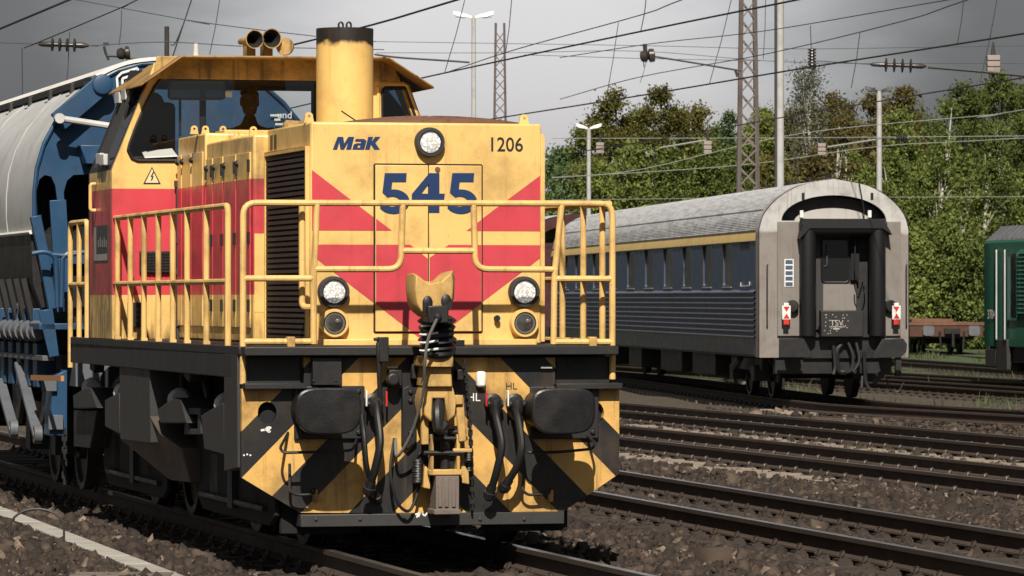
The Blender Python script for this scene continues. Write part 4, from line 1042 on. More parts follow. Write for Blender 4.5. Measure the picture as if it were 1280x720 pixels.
# ================================================================== passenger coaches
def build_coach(F, label, main, strip, L_=33.0, full=True):
    root = thing('passenger_coach', label, 'coach', F.o, F.th)
    q = lambda px, py, y=0.0: F.on_y(px, py, y)
    HWc = 1.41
    s = lambda px, py: CO.on_x(px, py, -HWc)
    # outline of the end, measured once on the near coach
    e = [CO.on_y(a, b, 0) for a, b in [(948, 447), (948, 287), (953, 270), (964, 255), (980, 242), (1003, 231), (1042, 223.5)]]
    e = [Vector((-(1 - 0) * abs(p.x), 0, p.z)) for p in e]; sc = HWc / abs(e[0].x)
    e = [Vector((p.x * sc, 0, p.z)) for p in e]; e[-1].x = 0
    arc_ = spline(e[1:], 5)
    prof = [e[0]] + arc_; prof = prof + [Vector((-p.x, 0, p.z)) for p in reversed(prof[:-1])]
    zs = arc_[0].z
    ztopS = CO.on_x(955, 283, -HWc).z; zbotS = CO.on_x(955, 290, -HWc).z
    zcor1, zcor0, zbot = CO.on_x(946, 362, -HWc).z, CO.on_x(946, 425, -HWc).z, .84
    zbotS = ztopS - .25
    # roof with lengthwise ribs
    rp = []
    full_arc = [p for p in arc_ if p.z >= zs] ; full_arc = full_arc + [Vector((-p.x, 0, p.z)) for p in reversed(full_arc[:-1])]
    fine = spline(full_arc, 3); nf = len(fine)
    for i, p in enumerate(fine):
        k = (1 + (.0028 if i % 2 else -.0012)) * (1.0 if abs(p.x) < 1.25 else .985); rp.append(Vector((p.x * k, 0, 2.6 + (p.z - 2.6) * k)))
    m = MB(); ys = list(np.linspace(.30, L_, 40))
    m.loft([[p + Vector((0, y, 0)) for p in rp] for y in ys], caps=False, closed=False)
    m.build('coach_roof', coach_roof_m, root, smooth=20)
    # end rim
    rin = [Vector((p.x * .86, 0, 2.2 + (p.z - 2.2) * .86)) for p in prof]
    m = MB(); m.loft([[Vector((p.x * 1.012, y, p.z + (.012 if p.z > 2 else 0))) for p in prof] for y in (0, .32)], caps=False, closed=False)
    zi = CO.on_y(1042, 244, 0).z; zo = CO.on_y(1042, 276, 0).z
    ri = CO.on_y(1108, 276, 0).x
    arcin = [Vector((ri * math.cos(a), 0, zo + (zi - zo) * math.sin(a))) for a in np.linspace(0, math.pi, 26)]
    dxl, dxr = CO.on_y(1002, 300, 0).x, CO.on_y(1106, 300, 0).x
    zd0 = CO.on_y(1040, 420, 0).z
    doorh = [Vector((dxl, 0, zd0)), Vector((dxl, 0, zo - .05)), Vector((dxr, 0, zo - .05)), Vector((dxr, 0, zd0))]
    m.prism(prof, (0, .10, 0), holes=[arcin, doorh])
    m.build('coach_end_wall', coach_end_m if full else main, root, smooth=30)
    if full:
        m = MB(); m.sheet([p + Vector((0, .32, -.02)) for p in arcin]); m.build('arch_recess', black_m, root)
        zl0, zl1 = CO.on_y(1046, 277, 0).z, CO.on_y(1046, 260, 0).z; rl_ = CO.on_y(1090, 276, 0).x
        m = MB(); m.prism([Vector((rl_ * math.cos(a) * 1.0, .14, zl0 + (zl1 - zl0) * math.sin(a))) for a in np.linspace(0, math.pi, 20)], (0, .1, 0)); m.build('arch_fanlight_panel', coach_light_m, root)
        m = MB()
        for px in (1002, 1087): a = q(px, 265, .08); m.box(a.x - .03, a.x + .03, .06, .13, a.z - .10, a.z + .03)
        m.build('arch_bracket', white_ink, root)
        for px in (1004, 1090): m = MB(); a = q(px, 245, -.012); m.box(a.x - .025, a.x + .025, -.02, .005, a.z - .06, a.z + .06); m.build('arch_slot', void, root)
        MB().tube([q(1074, 229, -.03), q(1080, 262, -.03), q(1080, 275, -.02)], .012, 6).build('roof_cord', void, root)
        # beige panels standing proud either side of the gangway
        for x0, x1 in ((972, 1001), (1107, 1126)):
            a, b = q(x0, 277, -.05), q(x1, 420, -.05); m = MB(); m.box(a.x, b.x, -.05, -.002, b.z, a.z); m.build('end_panel', coach_beige_m, root, bevel=.008)
        a, b = q(980.5, 324, -.055), q(992, 358.5, -.055); m = MB(); m.box(a.x, b.x, -.062, -.052, b.z, a.z); fr_ = m.build('data_frame', white_ink, root)
        hh = (a.z - b.z) / 5
        for i in range(5): m = MB(); m.box(a.x + .018, b.x - .018, -.068, -.063, b.z + hh * i + .015, b.z + hh * (i + 1) - .015); m.build('data_pane', coach_blue_m, fr_)
        # rubber gangway
        m = MB(); za, zb_ = q(1010, 284, -.2).z, zd0
        for px in (1010, 1097): x = q(px, 300, -.2).x; m.rev((x, -.18, zb_), (0, 0, 1), [(0, .15), (.02, .155), (za - zb_, .155)], 20)
        xa, xb = q(1000, 300, -.2).x, q(1108, 300, -.2).x
        m.rev((xa, -.18, za), (1, 0, 0), [(0, .12), (.03, .16), (xb - xa - .03, .16), (xb - xa, .12)], 20)
        m.prism([Vector((xa - .03, -.36, za - .22)), Vector((xa + .05, -.36, za + .14)), Vector((xb - .08, -.36, za + .14)), Vector((xb + .08, -.36, za - .14)), Vector((xb - .1, -.36, za - .02)), Vector((xa + .16, -.36, za - .02))], (0, .4, 0))
        m.build('gangway_bellows', rubber, root, smooth=40)
        # recessed door
        m = MB(); m.box(dxl, dxr, .26, .30, zd0, zo); m.box(dxl - .03, dxl, .02, .55, zd0, zo); m.box(dxr, dxr + .03, .02, .55, zd0, zo); m.box(dxl, dxr, -.1, .5, zd0 - .02, zd0 + .03); m.build('vestibule', dark_frame, root)
        a, b = q(1020, 292, .2), q(1071, 412, .2); m = MB(); m.box(a.x, b.x, .20, .255, b.z, a.z); dr = m.build('gangway_door', mid_frame, root, bevel=.006); m = MB(); a, b = q(1029, 355, .19), q(1070, 388, .19); m.box(a.x, b.x, .19, .199, b.z, a.z); m.build('door_kick_panel', coach_beige_m, dr)
        a, b = q(1027, 299, .19), q(1061, 353, .19); m = MB(); rr = fillet([Vector((a.x, .19, a.z)), Vector((b.x, .19, a.z)), Vector((b.x, .19, b.z)), Vector((a.x, .19, b.z)), Vector((a.x, .19, a.z))], .08)
        m.sheet(rr[:-1]); w_ = m.build('door_window', void_glass, dr, smooth=0); MB().tube(rr, .02, 6).build('window_seal', rubber, w_)
        MB().tube(fillet([q(1030, 333, .17), q(1033.5, 332, .15), q(1034, 305, .15)], .03), .008, 6).build('door_handle', roller_m, dr)
        m = MB(); a, b = q(1064, 290, .1), q(1074, 350, .1); m.box(a.x, b.x, .1, .19, b.z, a.z); m.build('door_post', void, root)
        m = MB(); m.tube(spline([q(1069, 355, -.02), q(1070, 365, -.05), q(1077, 371, -.05), q(1082, 358, -.05), q(1081, 340, -.02)], 6), .013, 6); m.tube(spline([q(1069, 300, -.02), q(1069, 340, -.05), q(1074, 352, -.05), q(1080, 335, -.02)], 6), .012, 6); m.build('gangway_cable', rubber, root)
        m = MB(); a, b = q(1004, 419, -.012), q(1101, 447.5, -.012); m.box(a.x, b.x, -.03, -.003, b.z, a.z); m.build('headstock', black_m, root)
        a, b = q(1025, 388, -.2), q(1078, 421, -.2); m = MB(); m.box(a.x, b.x, -.3, -.1, b.z, a.z); ap = m.build('gangway_apron', dark_frame, root, bevel=.015)
        lettering('apron_lettering', 'TSV', .15, q(1046, 404, -.304), (1, 0, 0), (0, 0, 1), faded, ap); m = MB(); c_ = q(1046, 408.5, -.304); m.box(c_.x - .14, c_.x + .16, -.306, -.303, c_.z - .006, c_.z + .006); m.box(c_.x - .07, c_.x + .05, -.306, -.303, c_.z - .05, c_.z - .025); m.build('paint_mark', faded, ap)
        m = MB()
        for k in range(26): p = q(1030 + rng.random() * 32, 393 + rng.random() * 24, -.304); m.sheet([p + Vector((dx, 0, dz)) for dx, dz in ((-.012, 0), (0, -.012), (.012, 0), (0, .012))])
        m.build('paint_speck', faded, ap, smooth=0)
        # lamps and red-and-white tail boards
        for pl, pb, sg in ((991, 983, 1), (1111, 1120.5, -1)):
            m = MB(); m.rev(q(pl, 383, -.05), (sg * -.25, -1, 0), [(0, .11), (.1, .12), (.13, .10), (.135, .02)], 20); m.build('tail_lamp', black_m, root)
            a, b = q(pb - 5.4, 382, -.22), q(pb + 5.2, 399.5, -.22); cx2 = (a.x + b.x) / 2; m = MB(); m.box(a.x, b.x, -.24, -.22, b.z, a.z); m.box(cx2 - .045, cx2 + .045, -.238, -.222, a.z, a.z + .05); bd = m.build('tail_board', white_ink, root, bevel=.008)
            m = MB(); zm2 = (a.z + b.z) / 2; e_ = .018
            m.sheet([(a.x + e_, -.243, a.z - e_), (b.x - e_, -.243, a.z - e_), (cx2, -.243, zm2 + .012)]); m.sheet([(a.x + e_, -.243, b.z + e_), (b.x - e_, -.243, b.z + e_), (cx2, -.243, zm2 - .012)]); m.box(cx2 - .05, cx2 + .05, -.24, -.2, b.z - .09, b.z - .002)
            m.build('red_triangle', red_lens, bd, smooth=0)
        for px in (959, 1133): MB().tube(fillet([q(px + .5, 331, 0), q(px, 331, -.06), q(px, 408, -.06), q(px + .3, 408, 0)], .04), .014, 6).build('grab_handle', dark_frame, root)
    # buffers
    for px, pts in ((995, [(974, 423), (1005, 423), (1016, 444), (1014, 447), (974, 447)]), (1112, [(1090, 445), (1103, 424), (1129, 423), (1134, 430), (1133, 440), (1126, 447), (1090, 447)])):
        lo_ = [CO.on_y(a, b, -.62) for a, b in pts]; c = sum(lo_, Vector()) / len(lo_)
        m = MB(); m.prism(lo_, (0, .05, 0)); m.rev((c.x, -.57, c.z + .02), (0, 1, 0), [(0, .11), (.25, .11), (.25, .15), (.6, .16)], 16); m.build('buffer', black_m, root, bevel=.01)
    # sides
    for sg in (-1, 1):
        X = sg * HWc
        m = MB(); m.loft([[Vector((X + sg * .012, y, zbotS)), Vector((X - sg * .01, y, zbotS + .10)), Vector((X - sg * .075, y, ztopS + .035)), Vector((X - sg * .16, y, ztopS + .02)), Vector((X - sg * .06, y, zbotS))] for y in (.33, L_)]); m.build('cant_rail_stripe', strip, root)
        P3 = lambda y, z: Vector((X, y, z))
        wins = [(728, 719), (751, 741), (771, 762), (793.5, 783.5), (817, 806), (841, 829.5), (864.5, 853.5), (890, 878.5), (915.5, 903.5)]
        zw1, zw0 = CO.on_x(914, 304, -HWc).z, CO.on_x(914, 358, -HWc).z
        ww = [(CO.on_x(a, 330, -HWc).y, CO.on_x(b, 330, -HWc).y) for a, b in wins]
        ww += [(ww[0][1] + 1.2, ww[0][1] + 2.1)]
        ww = [w for w in ww if w[1] < L_ - .5]
        loops = [fillet([P3(a, zw0), P3(a, zw1), P3(b, zw1), P3(b, zw0), P3(a + .001, zw0)], .08)[:-1] for a, b in ww]
        m = MB(); m.prism([P3(.33, zcor1), P3(.33, zbotS), P3(L_, zbotS), P3(L_, zcor1)], (-sg * .05, 0, 0), holes=loops); m.build('coach_side', main, root)
        if full or sg < 0:
            for iw, (lp, (a, b)) in enumerate(zip(loops, ww)):
                w_ = MB().sheet([p - Vector((sg * .03, 0, 0)) for p in lp]).build('coach_window', (coach_glass3, coach_glass, coach_glass2, coach_glass3, coach_glass)[(iw * 3 + iw // 3) % 5], root, smooth=0)
                MB().tube(lp + lp[:1], .016, 5, caps=False).build('window_frame', mid_frame, w_)
                MB().obox(P3(a + .02, zw0) + Vector((sg * .012, 0, -.015)), P3(b - .02, zw0) + Vector((sg * .012, 0, -.015)), .02, .02).build('window_sill', light_paint, w_)
        if full and sg < 0:
            a, b = CO.on_x(937, 303, -HWc), CO.on_x(925, 310, -HWc); m = MB(); m.box(X - .006, X - .001, a.y, b.y, a.z - .1, a.z); m.build('side_slot', void, root)
            MB().tube(fillet([CO.on_x(926, 353, X - .02), CO.on_x(926, 358, X - .02), CO.on_x(937, 357.5, X - .02), CO.on_x(937, 352, X - .02)], .03), .012, 6).build('step_handle', light_paint, root)
        # corrugated lower side
        cz = []; nr = 9
        for i in range(nr):
            z = zcor1 - (zcor1 - zcor0) * i / nr; h = (zcor1 - zcor0) / nr
            cz += [(0, z), (.006, z - h * .10), (.05, z - h * .42), (.05, z - h * .58), (.006, z - h * .85)]
        cz += [(0, zcor0), (0, zbot)]
        m = MB(); m.loft([[Vector((X + sg * o_, y, z)) for o_, z in cz] for y in (.36, L_)], caps=False, closed=False); m.build('corrugated_panel', coach_rib_m if full else main, root, smooth=25)
    m = MB(); m.box(-HWc + .02, HWc - .02, .3, L_, .80, .9); m.build('coach_floor', black_m, root)
    # underframe and bogies
    m = MB()
    for y0_, y1__ in ((6.5, 9.5), (11, 14), (17, 19), (22, 24.5)): m.box(-1.2, 1.2, y0_, min(y1__, L_ - 2), .35, .82); m.cut()
    m.build_each('battery_box', dark_frame, root, bevel=.02)
    for yb_ in (3.4, L_ - 3.6):
        m = MB()
        for sg in (-1, 1):
            m.box(sg * 1.02 - .07, sg * 1.02 + .07, yb_ - 1.8, yb_ + 1.8, .52, .76)
            for dy in (-1.25, 1.25): m.box(sg * 1.05 - .13, sg * 1.05 + .13, yb_ + dy - .2, yb_ + dy + .2, .32, .62); m.rev((sg * 1.0, yb_ + dy + .35, .5), (0, 0, 1), [(0, .1), (.3, .1)], 10)
        m.box(-1.0, 1.0, yb_ - .2, yb_ + .2, .45, .8)
        bg = m.build('bogie', black_m, root, bevel=.015)
        for dy in (-1.25, 1.25): wheelset(yb_ + dy, bg, .46)
    if full:
        m = MB(); m.box(-1.1, 1.1, .05, .3, .5, .86)
        for px, pts in ((0, [(1042, 432), (1044, 458), (1042, 468)]), (0, [(1060, 428), (1066, 445), (1064, 462), (1056, 466)]), (0, [(1070, 428), (1074, 450), (1066, 465)]), (0, [(1080, 440), (1082, 475), (1086, 486)]), (0, [(1078, 470), (1077, 485)])):
            m.tube(spline([CO.on_y(a, b, -.15 - .03 * i) for i, (a, b) in enumerate(pts)], 6), .035, 8)
        m.tube(spline([CO.on_y(a, b, -.1) for a, b in ((1052, 430), (1046, 440), (1048, 462), (1058, 466))], 6), .05, 8)
        m.tube(spline([CO.on_y(a, b, 0) for a, b in ((1108, 472), (1112, 486), (1122, 490), (1130, 478))], 6), .015, 6)
        m.obox(CO.on_y(1092, 480, .1), CO.on_y(1116, 452, .1), .08, .08, up=(0, 1, 0)); m.box(CO.on_y(1119, 450, .1).x, CO.on_y(1126, 450, .1).x, .05, .15, CO.on_y(1126, 470, .1).z, .86)
        m.build('coupling_gear', black_m, root)
        m = MB(); a = CO.on_y(960, 455, .5); m.tube([CO.on_y(962, 450, .3), CO.on_y(970, 462, .3)], .02, 6); m.tube([CO.on_y(975, 450, .3), CO.on_y(972, 478, .3)], .03, 6); m.tube([CO.on_x(925, 448, -1.3), CO.on_x(918, 458, -1.3)], .07, 10); m.build('brake_rigging', mid_frame, root)
        m = MB()
        for y in (1.2, 3.0, 5.1, 8): m.rev((.1, y, 4.14), (0, 0, 1), [(0, .05), (.08, .05), (.10, .02)], 8)
        m.build('roof_vent', dark_frame, root)
        m = MB()
        for k in range(9):
            y = .9 + k * .26; m.sheet([Vector((x_, y + .10 * t, zz)) for x_, t, zz in ((-.56, 0, 0), (-.56, .8, 0), (-.36, 1.4, 0), (-.36, .6, 0))])
        # dark dash marks printed on the roof near the end, laid on the curve
        def zr_(x): 
            for a_, b_ in zip(arc_[:-1], arc_[1:]):
                if a_.x <= x <= b_.x: return a_.z + (b_.z - a_.z) * (x - a_.x) / (b_.x - a_.x) + .045
            return 4.1
        m.v = [(x, y, zr_(x)) for x, y, z in m.v]; m.build('roof_marking', void, root, smooth=0)
    return root
CO = Frame((1042.5 - CX) / 67.0, FPX / 67.0, .113)
def ridge_paint(name, col, d):
    m, nt, b = nodes_of(name)
    x, y, z = objxyz(nt)
    f = ramp(nt, noise(nt, 1.0, 4, .6, (14, 1.2, 14)), .42, .62)
    c = mix(nt, f, col, d); weather(nt, b, c, (.12, .11, .10), .35, .45); return m
coach_roof_m = ridge_paint('grey_coach_roof', (.60, .60, .61), (.42, .42, .43))
def end_paint():
    m, nt, b = nodes_of('coach_end_grey'); x, y, z = objxyz(nt)
    zz = math_(nt, 'ADD', z, math_(nt, 'MULTIPLY', math_(nt, 'SUBTRACT', noise(nt, 3, 4), .5), .25))
    weather(nt, b, mix(nt, ramp(nt, zz, 3.10, 3.16), (.23, .205, .185), (.46, .45, .44)), (.10, .075, .055), .55, .42); return m  # below the arch a darker tone, part brake dust, part painted shade
coach_end_m = end_paint()
coach_light_m = paint('coach_light_panel', (.42, .40, .38), .45, (.2, .17, .14), .3)
coach_beige_m = paint('coach_beige_panel', (.20, .18, .165), .5, (.13, .10, .075), .5)
coach_blue_m = paint('coach_dark_blue', (.055, .090, .175), .4, (.05, .045, .045), .35)
coach_rib_m = paint('coach_ribbed_blue_grey', (.115, .135, .20), .35, (.09, .07, .055), .5)
stripe_yellow = paint('coach_stripe_yellow', (.80, .56, .20), .4, (.3, .2, .1), .3)
coach_red_m = paint('coach_dark_red', (.055, .014, .017), .4, (.05, .03, .03), .3)
void_glass = flat('black_door_glass', (.008, .009, .010), .25)
coach_glass2 = paint('curtained_coach_glass', (.11, .105, .095), .15, (.02, .02, .02), .7, spec=.9)
coach_glass3 = paint('dark_coach_glass', (.014, .016, .020), .10, (.12, .12, .12), .5, spec=.9)
coach_glass = paint('reflection_toned_coach_glass', (.035, .04, .05), .12, (.16, .16, .16), .6, spec=.9)  # lighter base and pale blotches painted in for window reflections
faded = flat('faded_white_paint', (.40, .37, .33), .7)
coach = build_coach(CO, 'silver roofed dark blue passenger coach with black gangway and yellow stripe', coach_blue_m, stripe_yellow, 32.0, True)
cw = CO.world(-.6, 33.4); CO2 = Frame(cw.x, cw.y, .16)
coach2 = build_coach(CO2, 'dark red coach seen only as a sliver beyond the far end of the blue coach', coach_red_m, coach_red_m, 22.0, False)

# ================================================================== flat wagon far back
FW = Frame((1190 - CX) / 32.6, FPX / 32.6, .10, -.22)
flatw = thing('flat_wagon', 'rust brown flat wagon on a far track between the coach and the green locomotive', 'wagon', FW.o, FW.th)
def f_(px, py, y=0): return FW.on_y(px, py, y)
flat_rust = paint('brown_rust_paint', (.080, .031, .020), .75, (.03, .019, .014), .6)
m = MB(); a, b = f_(1137, 407), f_(1229, 421); w2 = (b.x - a.x) / 2; c2 = (a.x + b.x) / 2
m.box(c2 - w2, c2 + w2, 0, 14, b.z, a.z); m.build('headstock', flat_rust, flatw, bevel=.02)
m = MB(); m.box(c2 - w2 - .04, c2 + w2 + .04, -.03, 14, a.z + .003, a.z + .12); m.box(c2 - w2 + .1, c2 + .3, .1, 13, a.z + .121, a.z + .25); m.build('wagon_deck', rust, flatw, bevel=.01)
for px in (1161, 1218):
    c = f_(px, 413.5, -.5); m = MB(); m.prism([c + Vector((dx, 0, dz)) for dx, dz in ((-.22, -.13), (-.16, -.19), (.16, -.19), (.22, -.13), (.22, .13), (.16, .19), (-.16, .19), (-.22, .13))], (0, .05, 0)); m.rev(c + Vector((0, .05, 0)), (0, 1, 0), [(0, .1), (.2, .1), (.2, .15), (.45, .16)], 12); m.build('buffer', roller_m, flatw, bevel=.01)
m = MB(); c = f_(1190, 414); m.box(c.x - .3, c.x + .3, -.15, -.002, c.z - .1, c.z + .1); m.tube([c + Vector((0, -.2, 0)), c + Vector((0, -.25, -.6))], .06, 8); m.tube([c + Vector((-.5, -.1, 0)), c + Vector((-.45, -.15, -.7))], .04, 8); m.tube([c + Vector((.45, -.1, 0)), c + Vector((.4, -.15, -.7))], .04, 8); m.build('coupling', black_m, flatw)
for yb_ in (3.1, 10.9):
    m = MB(); m.box(-1.1, 1.1, yb_ - 1.7, yb_ + 1.7, .55, .8); bg = m.build('bogie', black_m, flatw)
    for dy in (-.9, .9): wheelset(yb_ + dy, bg, .46)

# ================================================================== green locomotive at the right edge, its long side towards us
GL = Frame((1231 - CX) / 54.0 + 1.5 * .977, FPX / 54.0 + 1.5 * .212, .217, -.05)   # origin at its far end, so y runs negative towards us
gl = thing('green_locomotive', 'dark green locomotive numbered 3704 cut off by the right edge of the photo', 'locomotive', GL.o, GL.th)
green = paint('green_loco_paint', (.012, .115, .066), .4, (.03, .035, .03), .35)
grey_roof = paint('grey_loco_roof', (.12, .12, .125), .5, (.05, .045, .04), .4)
XG = -1.5; GLEN = -14.0
def gs(px, py, x=XG): return GL.on_x(px, py, x)
zg0, zg1, zg2 = gs(1235, 433).z, gs(1237, 303).z, gs(1250, 283).z
yA = gs(1238, 300).y; yB = gs(1248, 283, XG + .35).y
sec = lambda y, zs, zt, k=1.0: [Vector((x * k, y, z)) for x, z in ((-1.5, zg0), (-1.5, zs), (-1.08, zt), (1.08, zt), (1.5, zs), (1.5, zg0))]
m = MB(); m.loft([sec(0, zg1 - .45, zg1 - .40, .96), sec(yA, zg1 - .02, zg1 + .0), sec(yB, zg1, zg2), sec(GLEN, zg1, zg2)]); m.build('loco_body', green, gl, bevel=.02)
m = MB(); m.loft([[Vector((x, y, z)) for x, z in ((-1.47, zg1 + .035 - d), (-1.08, zg2 + .02 - d), (1.08, zg2 + .02 - d), (1.47, zg1 + .035 - d))] for y, d in ((yA - .05, .02 + (zg2 - zg1) * .0), (yB, 0), (GLEN, 0))]); m.build('loco_roof', grey_roof, gl, bevel=.01)
m = MB()
for i in range(9): y = yB - .8 - i * .35; m.obox((-1.44, y, zg1 + .08), (-1.1, y, zg2 + .02), .03, .03); m.cut()
m.build_each('roof_rib', roller_m, gl)
xo = XG - .004
def gq(x0, x1, y0, y1, x=xo): a, b = gs(x0, y0, x), gs(x1, y1, x); return a.y, b.y, b.z, a.z
ya, yb2, z0, z1 = gq(1262, 1272, 318, 398); m = MB(); m.box(xo - .02, xo + .002, yb2, ya, z0, z1); w_ = m.build('loco_window', dark_glass, gl)
m = MB()
for (u0, u1, v0, v1) in ((ya, ya + .07, z0 - .05, z1 + .05), (yb2 - .07, yb2, z0 - .05, z1 + .05), (yb2, ya, z1, z1 + .05), (yb2, ya, z0 - .05, z0)): m.box(xo - .04, xo + .002, u0, u1, v0, v1)
m.build('window_frame', green, w_, bevel=.006)
ya, yb2, z0, z1 = gq(1275, 1320, 312, 392); m = MB(); n = 15
for i in range(n):
    z = z0 + (z1 - z0) * (i + .5) / n; m.loft([[Vector((xo - dx, y, z + dz)) for dx, dz in ((.07, -.05), (.01, .06), (.0, .06), (.0, -.05))] for y in (ya, yb2)])
m.build('loco_grille', green, gl)
for px in (1245.5, 1256): MB().tube(fillet([gs(px, 313), gs(px, 313, XG - .08), gs(px, 425, XG - .08), gs(px, 425)], .05), .018, 8).build('door_handrail', light_paint, gl)
m = MB()
for px in (1243.5, 1260): p, q = gs(px, 312, xo), gs(px, 430, xo); m.obox(p, q, .03, .01, up=(1, 0, 0))
m.build('door_seam', black_m, gl)
p = gs(1239.0, 393.5, XG - .03); lettering('number_lettering', '3704', .30, p, (0, -1, 0), (0, 0, 1), white_ink, gl, off=.004, sx=.92)
zs0 = gs(1236, 452).z
m = MB(); m.box(-1.42, 1.42, GLEN, -.1, zs0, zg0 + .005); m.build('loco_sill', dark_frame, gl, bevel=.01)
m = MB(); a, b = gs(1247, 424, XG - .02), gs(1260, 462, XG - .02); m.box(XG - .05, XG + .05, b.y, a.y, b.z, a.z); a, b = gs(1233, 436), gs(1246, 458); m.box(XG - .03, XG + .06, b.y, a.y, b.z, a.z); m.build('step_plate', mid_frame, gl, bevel=.01)
for sg in (-1, 1):
    c = Vector((sg * .875, .55, 1.05)); m = MB(); m.rev(c, (0, -1, 0), [(0, .22), (.04, .24), (.05, .12), (.3, .12), (.3, .16), (.6, .16)], 18); m.build('buffer', black_m, gl)
for ys_g in (-1.4, -3.4, -9, -11): wheelset(ys_g, gl, .5)
for sg in (-1, 1):
    m = MB(); m.box(sg * 1.1 - .1, sg * 1.1 + .1, -4.4, -.5, .5, .82); m.build('bogie_side', black_m, gl, bevel=.02)
    for ys_g in (-1.4, -3.4): m = MB(); m.box(sg * 1.1 - .17, sg * 1.1 + .17, ys_g - .22, ys_g + .22, .28, .68); m.build('axle_box', black_m, gl, bevel=.02)
# ================================================================== ground
GZ = -.245
def ground_mat():
    m, nt, b = nodes_of('ground_cinder_and_grass')
    tc = N(nt, 'ShaderNodeTexCoord')
    fine = noise(nt, 9, 8, .7); big = noise(nt, .12, 5, .6); mid = noise(nt, .7, 6, .65)
    x0_, y0_, z0_ = objxyz(nt)
    c = mix(nt, ramp(nt, fine, .35, .7), (.026, .017, .0115), (.075, .055, .040))
    c2 = mix(nt, ramp(nt, fine, .35, .7), (.036, .026, .018), (.105, .081, .056)); c = mix(nt, ramp(nt, math_(nt, 'ADD', y0_, math_(nt, 'MULTIPLY', mid, 12.0)), 58, 66), c, c2)
    g = mix(nt, fine, (.025, .045, .012), (.07, .10, .03))
    x, y, z = objxyz(nt)
    far = ramp(nt, y, 75, 125, -.14, .22)
    gm = ramp(nt, math_(nt, 'ADD', mid, math_(nt, 'ADD', far, math_(nt, 'MULTIPLY', math_(nt, 'SUBTRACT', big, .5), .5))), .58, .70)
    nt.links.new(mix(nt, gm, c, g), b.inputs['Base Color']); b.inputs['Roughness'].default_value = .95
    bp = N(nt, 'ShaderNodeBump'); bp.inputs['Strength'].default_value = .8; bp.inputs['Distance'].default_value = .05
    nt.links.new(fine, bp.inputs['Height']); nt.links.new(bp.outputs[0], b.inputs['Normal'])
    return m
xs_ = np.concatenate([[-3000, -600, -120], np.linspace(-40, 60, 60), [150, 600, 3000]])
ys_ = np.concatenate([[-60, 0], np.linspace(20, 260, 140), [400, 900, 4000]])
gv = np.array([(x, y, GZ + (.03 * math.sin(x * .9 + y * .13) + .02 * math.sin(y * .7 - x * .4) if 0 < y < 260 else 0)) for y in ys_ for x in xs_])
nx = len(xs_); gf = [(j * nx + i, j * nx + i + 1, (j + 1) * nx + i + 1, (j + 1) * nx + i) for j in range(len(ys_) - 1) for i in range(nx - 1)]
tag(np_mesh('ground', gv, gf, ground_mat(), 4, smooth=True), kind='structure')

# ================================================================== tracks
rail_side = paint('rail_rusty_side', (.055, .036, .026), .7, (.02, .014, .011), .5)
rail_top = paint('rail_worn_head', (.27, .255, .24), .30, (.12, .09, .07), .4, metal=.9)
rail_top_dull = paint('rail_dull_head', (.13, .10, .085), .5, (.05, .03, .02), .5, metal=.4)
sleeper_conc = paint('concrete_sleeper', (.25, .205, .16), .9, (.07, .05, .036), .7, streak=False)
sleeper_dark = paint('dark_wooden_sleeper', (.036, .026, .020), .85, (.062, .045, .033), .6, streak=False)
clip_m = paint('rail_clip_steel', (.045, .033, .026), .5, (.02, .014, .01), .5)
bolt_m = paint('worn_bolt_head', (.30, .26, .22), .5, (.08, .05, .035), .4)
def sleeper_mesh(mat):
    m = MB()
    m.loft([[Vector((-1.28, -.13, -.36)), Vector((-1.28, .13, -.36)), Vector((-1.27, .11, -.19)), Vector((-1.27, -.11, -.19))], [Vector((1.28, -.13, -.36)), Vector((1.28, .13, -.36)), Vector((1.27, .11, -.19)), Vector((1.27, -.11, -.19))]])
    for sg in (-1, 1):
        m.box(sg * .7525 - .17, sg * .7525 + .17, -.08, .08, -.189, -.172, 1)
        for dx in (-.115, .115):
            m.box(sg * .7525 + dx - .032, sg * .7525 + dx + .032, -.05, .05, -.171, -.155, 1)
            m.tube(spline([(sg * .7525 + dx - .02, -.05, -.155), (sg * .7525 + dx, -.05, -.125), (sg * .7525 + dx + .01, 0, -.118), (sg * .7525 + dx, .05, -.125), (sg * .7525 + dx - .02, .05, -.155)], 3), .011, 5, mi=1)
            m.rev((sg * .7525 + dx, 0, -.155), (0, 0, 1), [(0, .017), (.03, .016), (.034, .010)], 6, mi=2)
    o = m.build('sleeper', [mat, clip_m, bolt_m if mat is sleeper_conc else clip_m]); me = o.data; bpy.data.objects.remove(o); return me
SM = {'c': sleeper_mesh(sleeper_conc), 'd': sleeper_mesh(sleeper_dark)}
PROF = [(-.036, 0), (.036, 0), (.036, -.035), (.010, -.048), (.009, -.135), (.065, -.155), (.068, -.170), (-.068, -.170), (-.065, -.155), (-.009, -.135), (-.010, -.048), (-.036, -.035)]
TRACKS = []
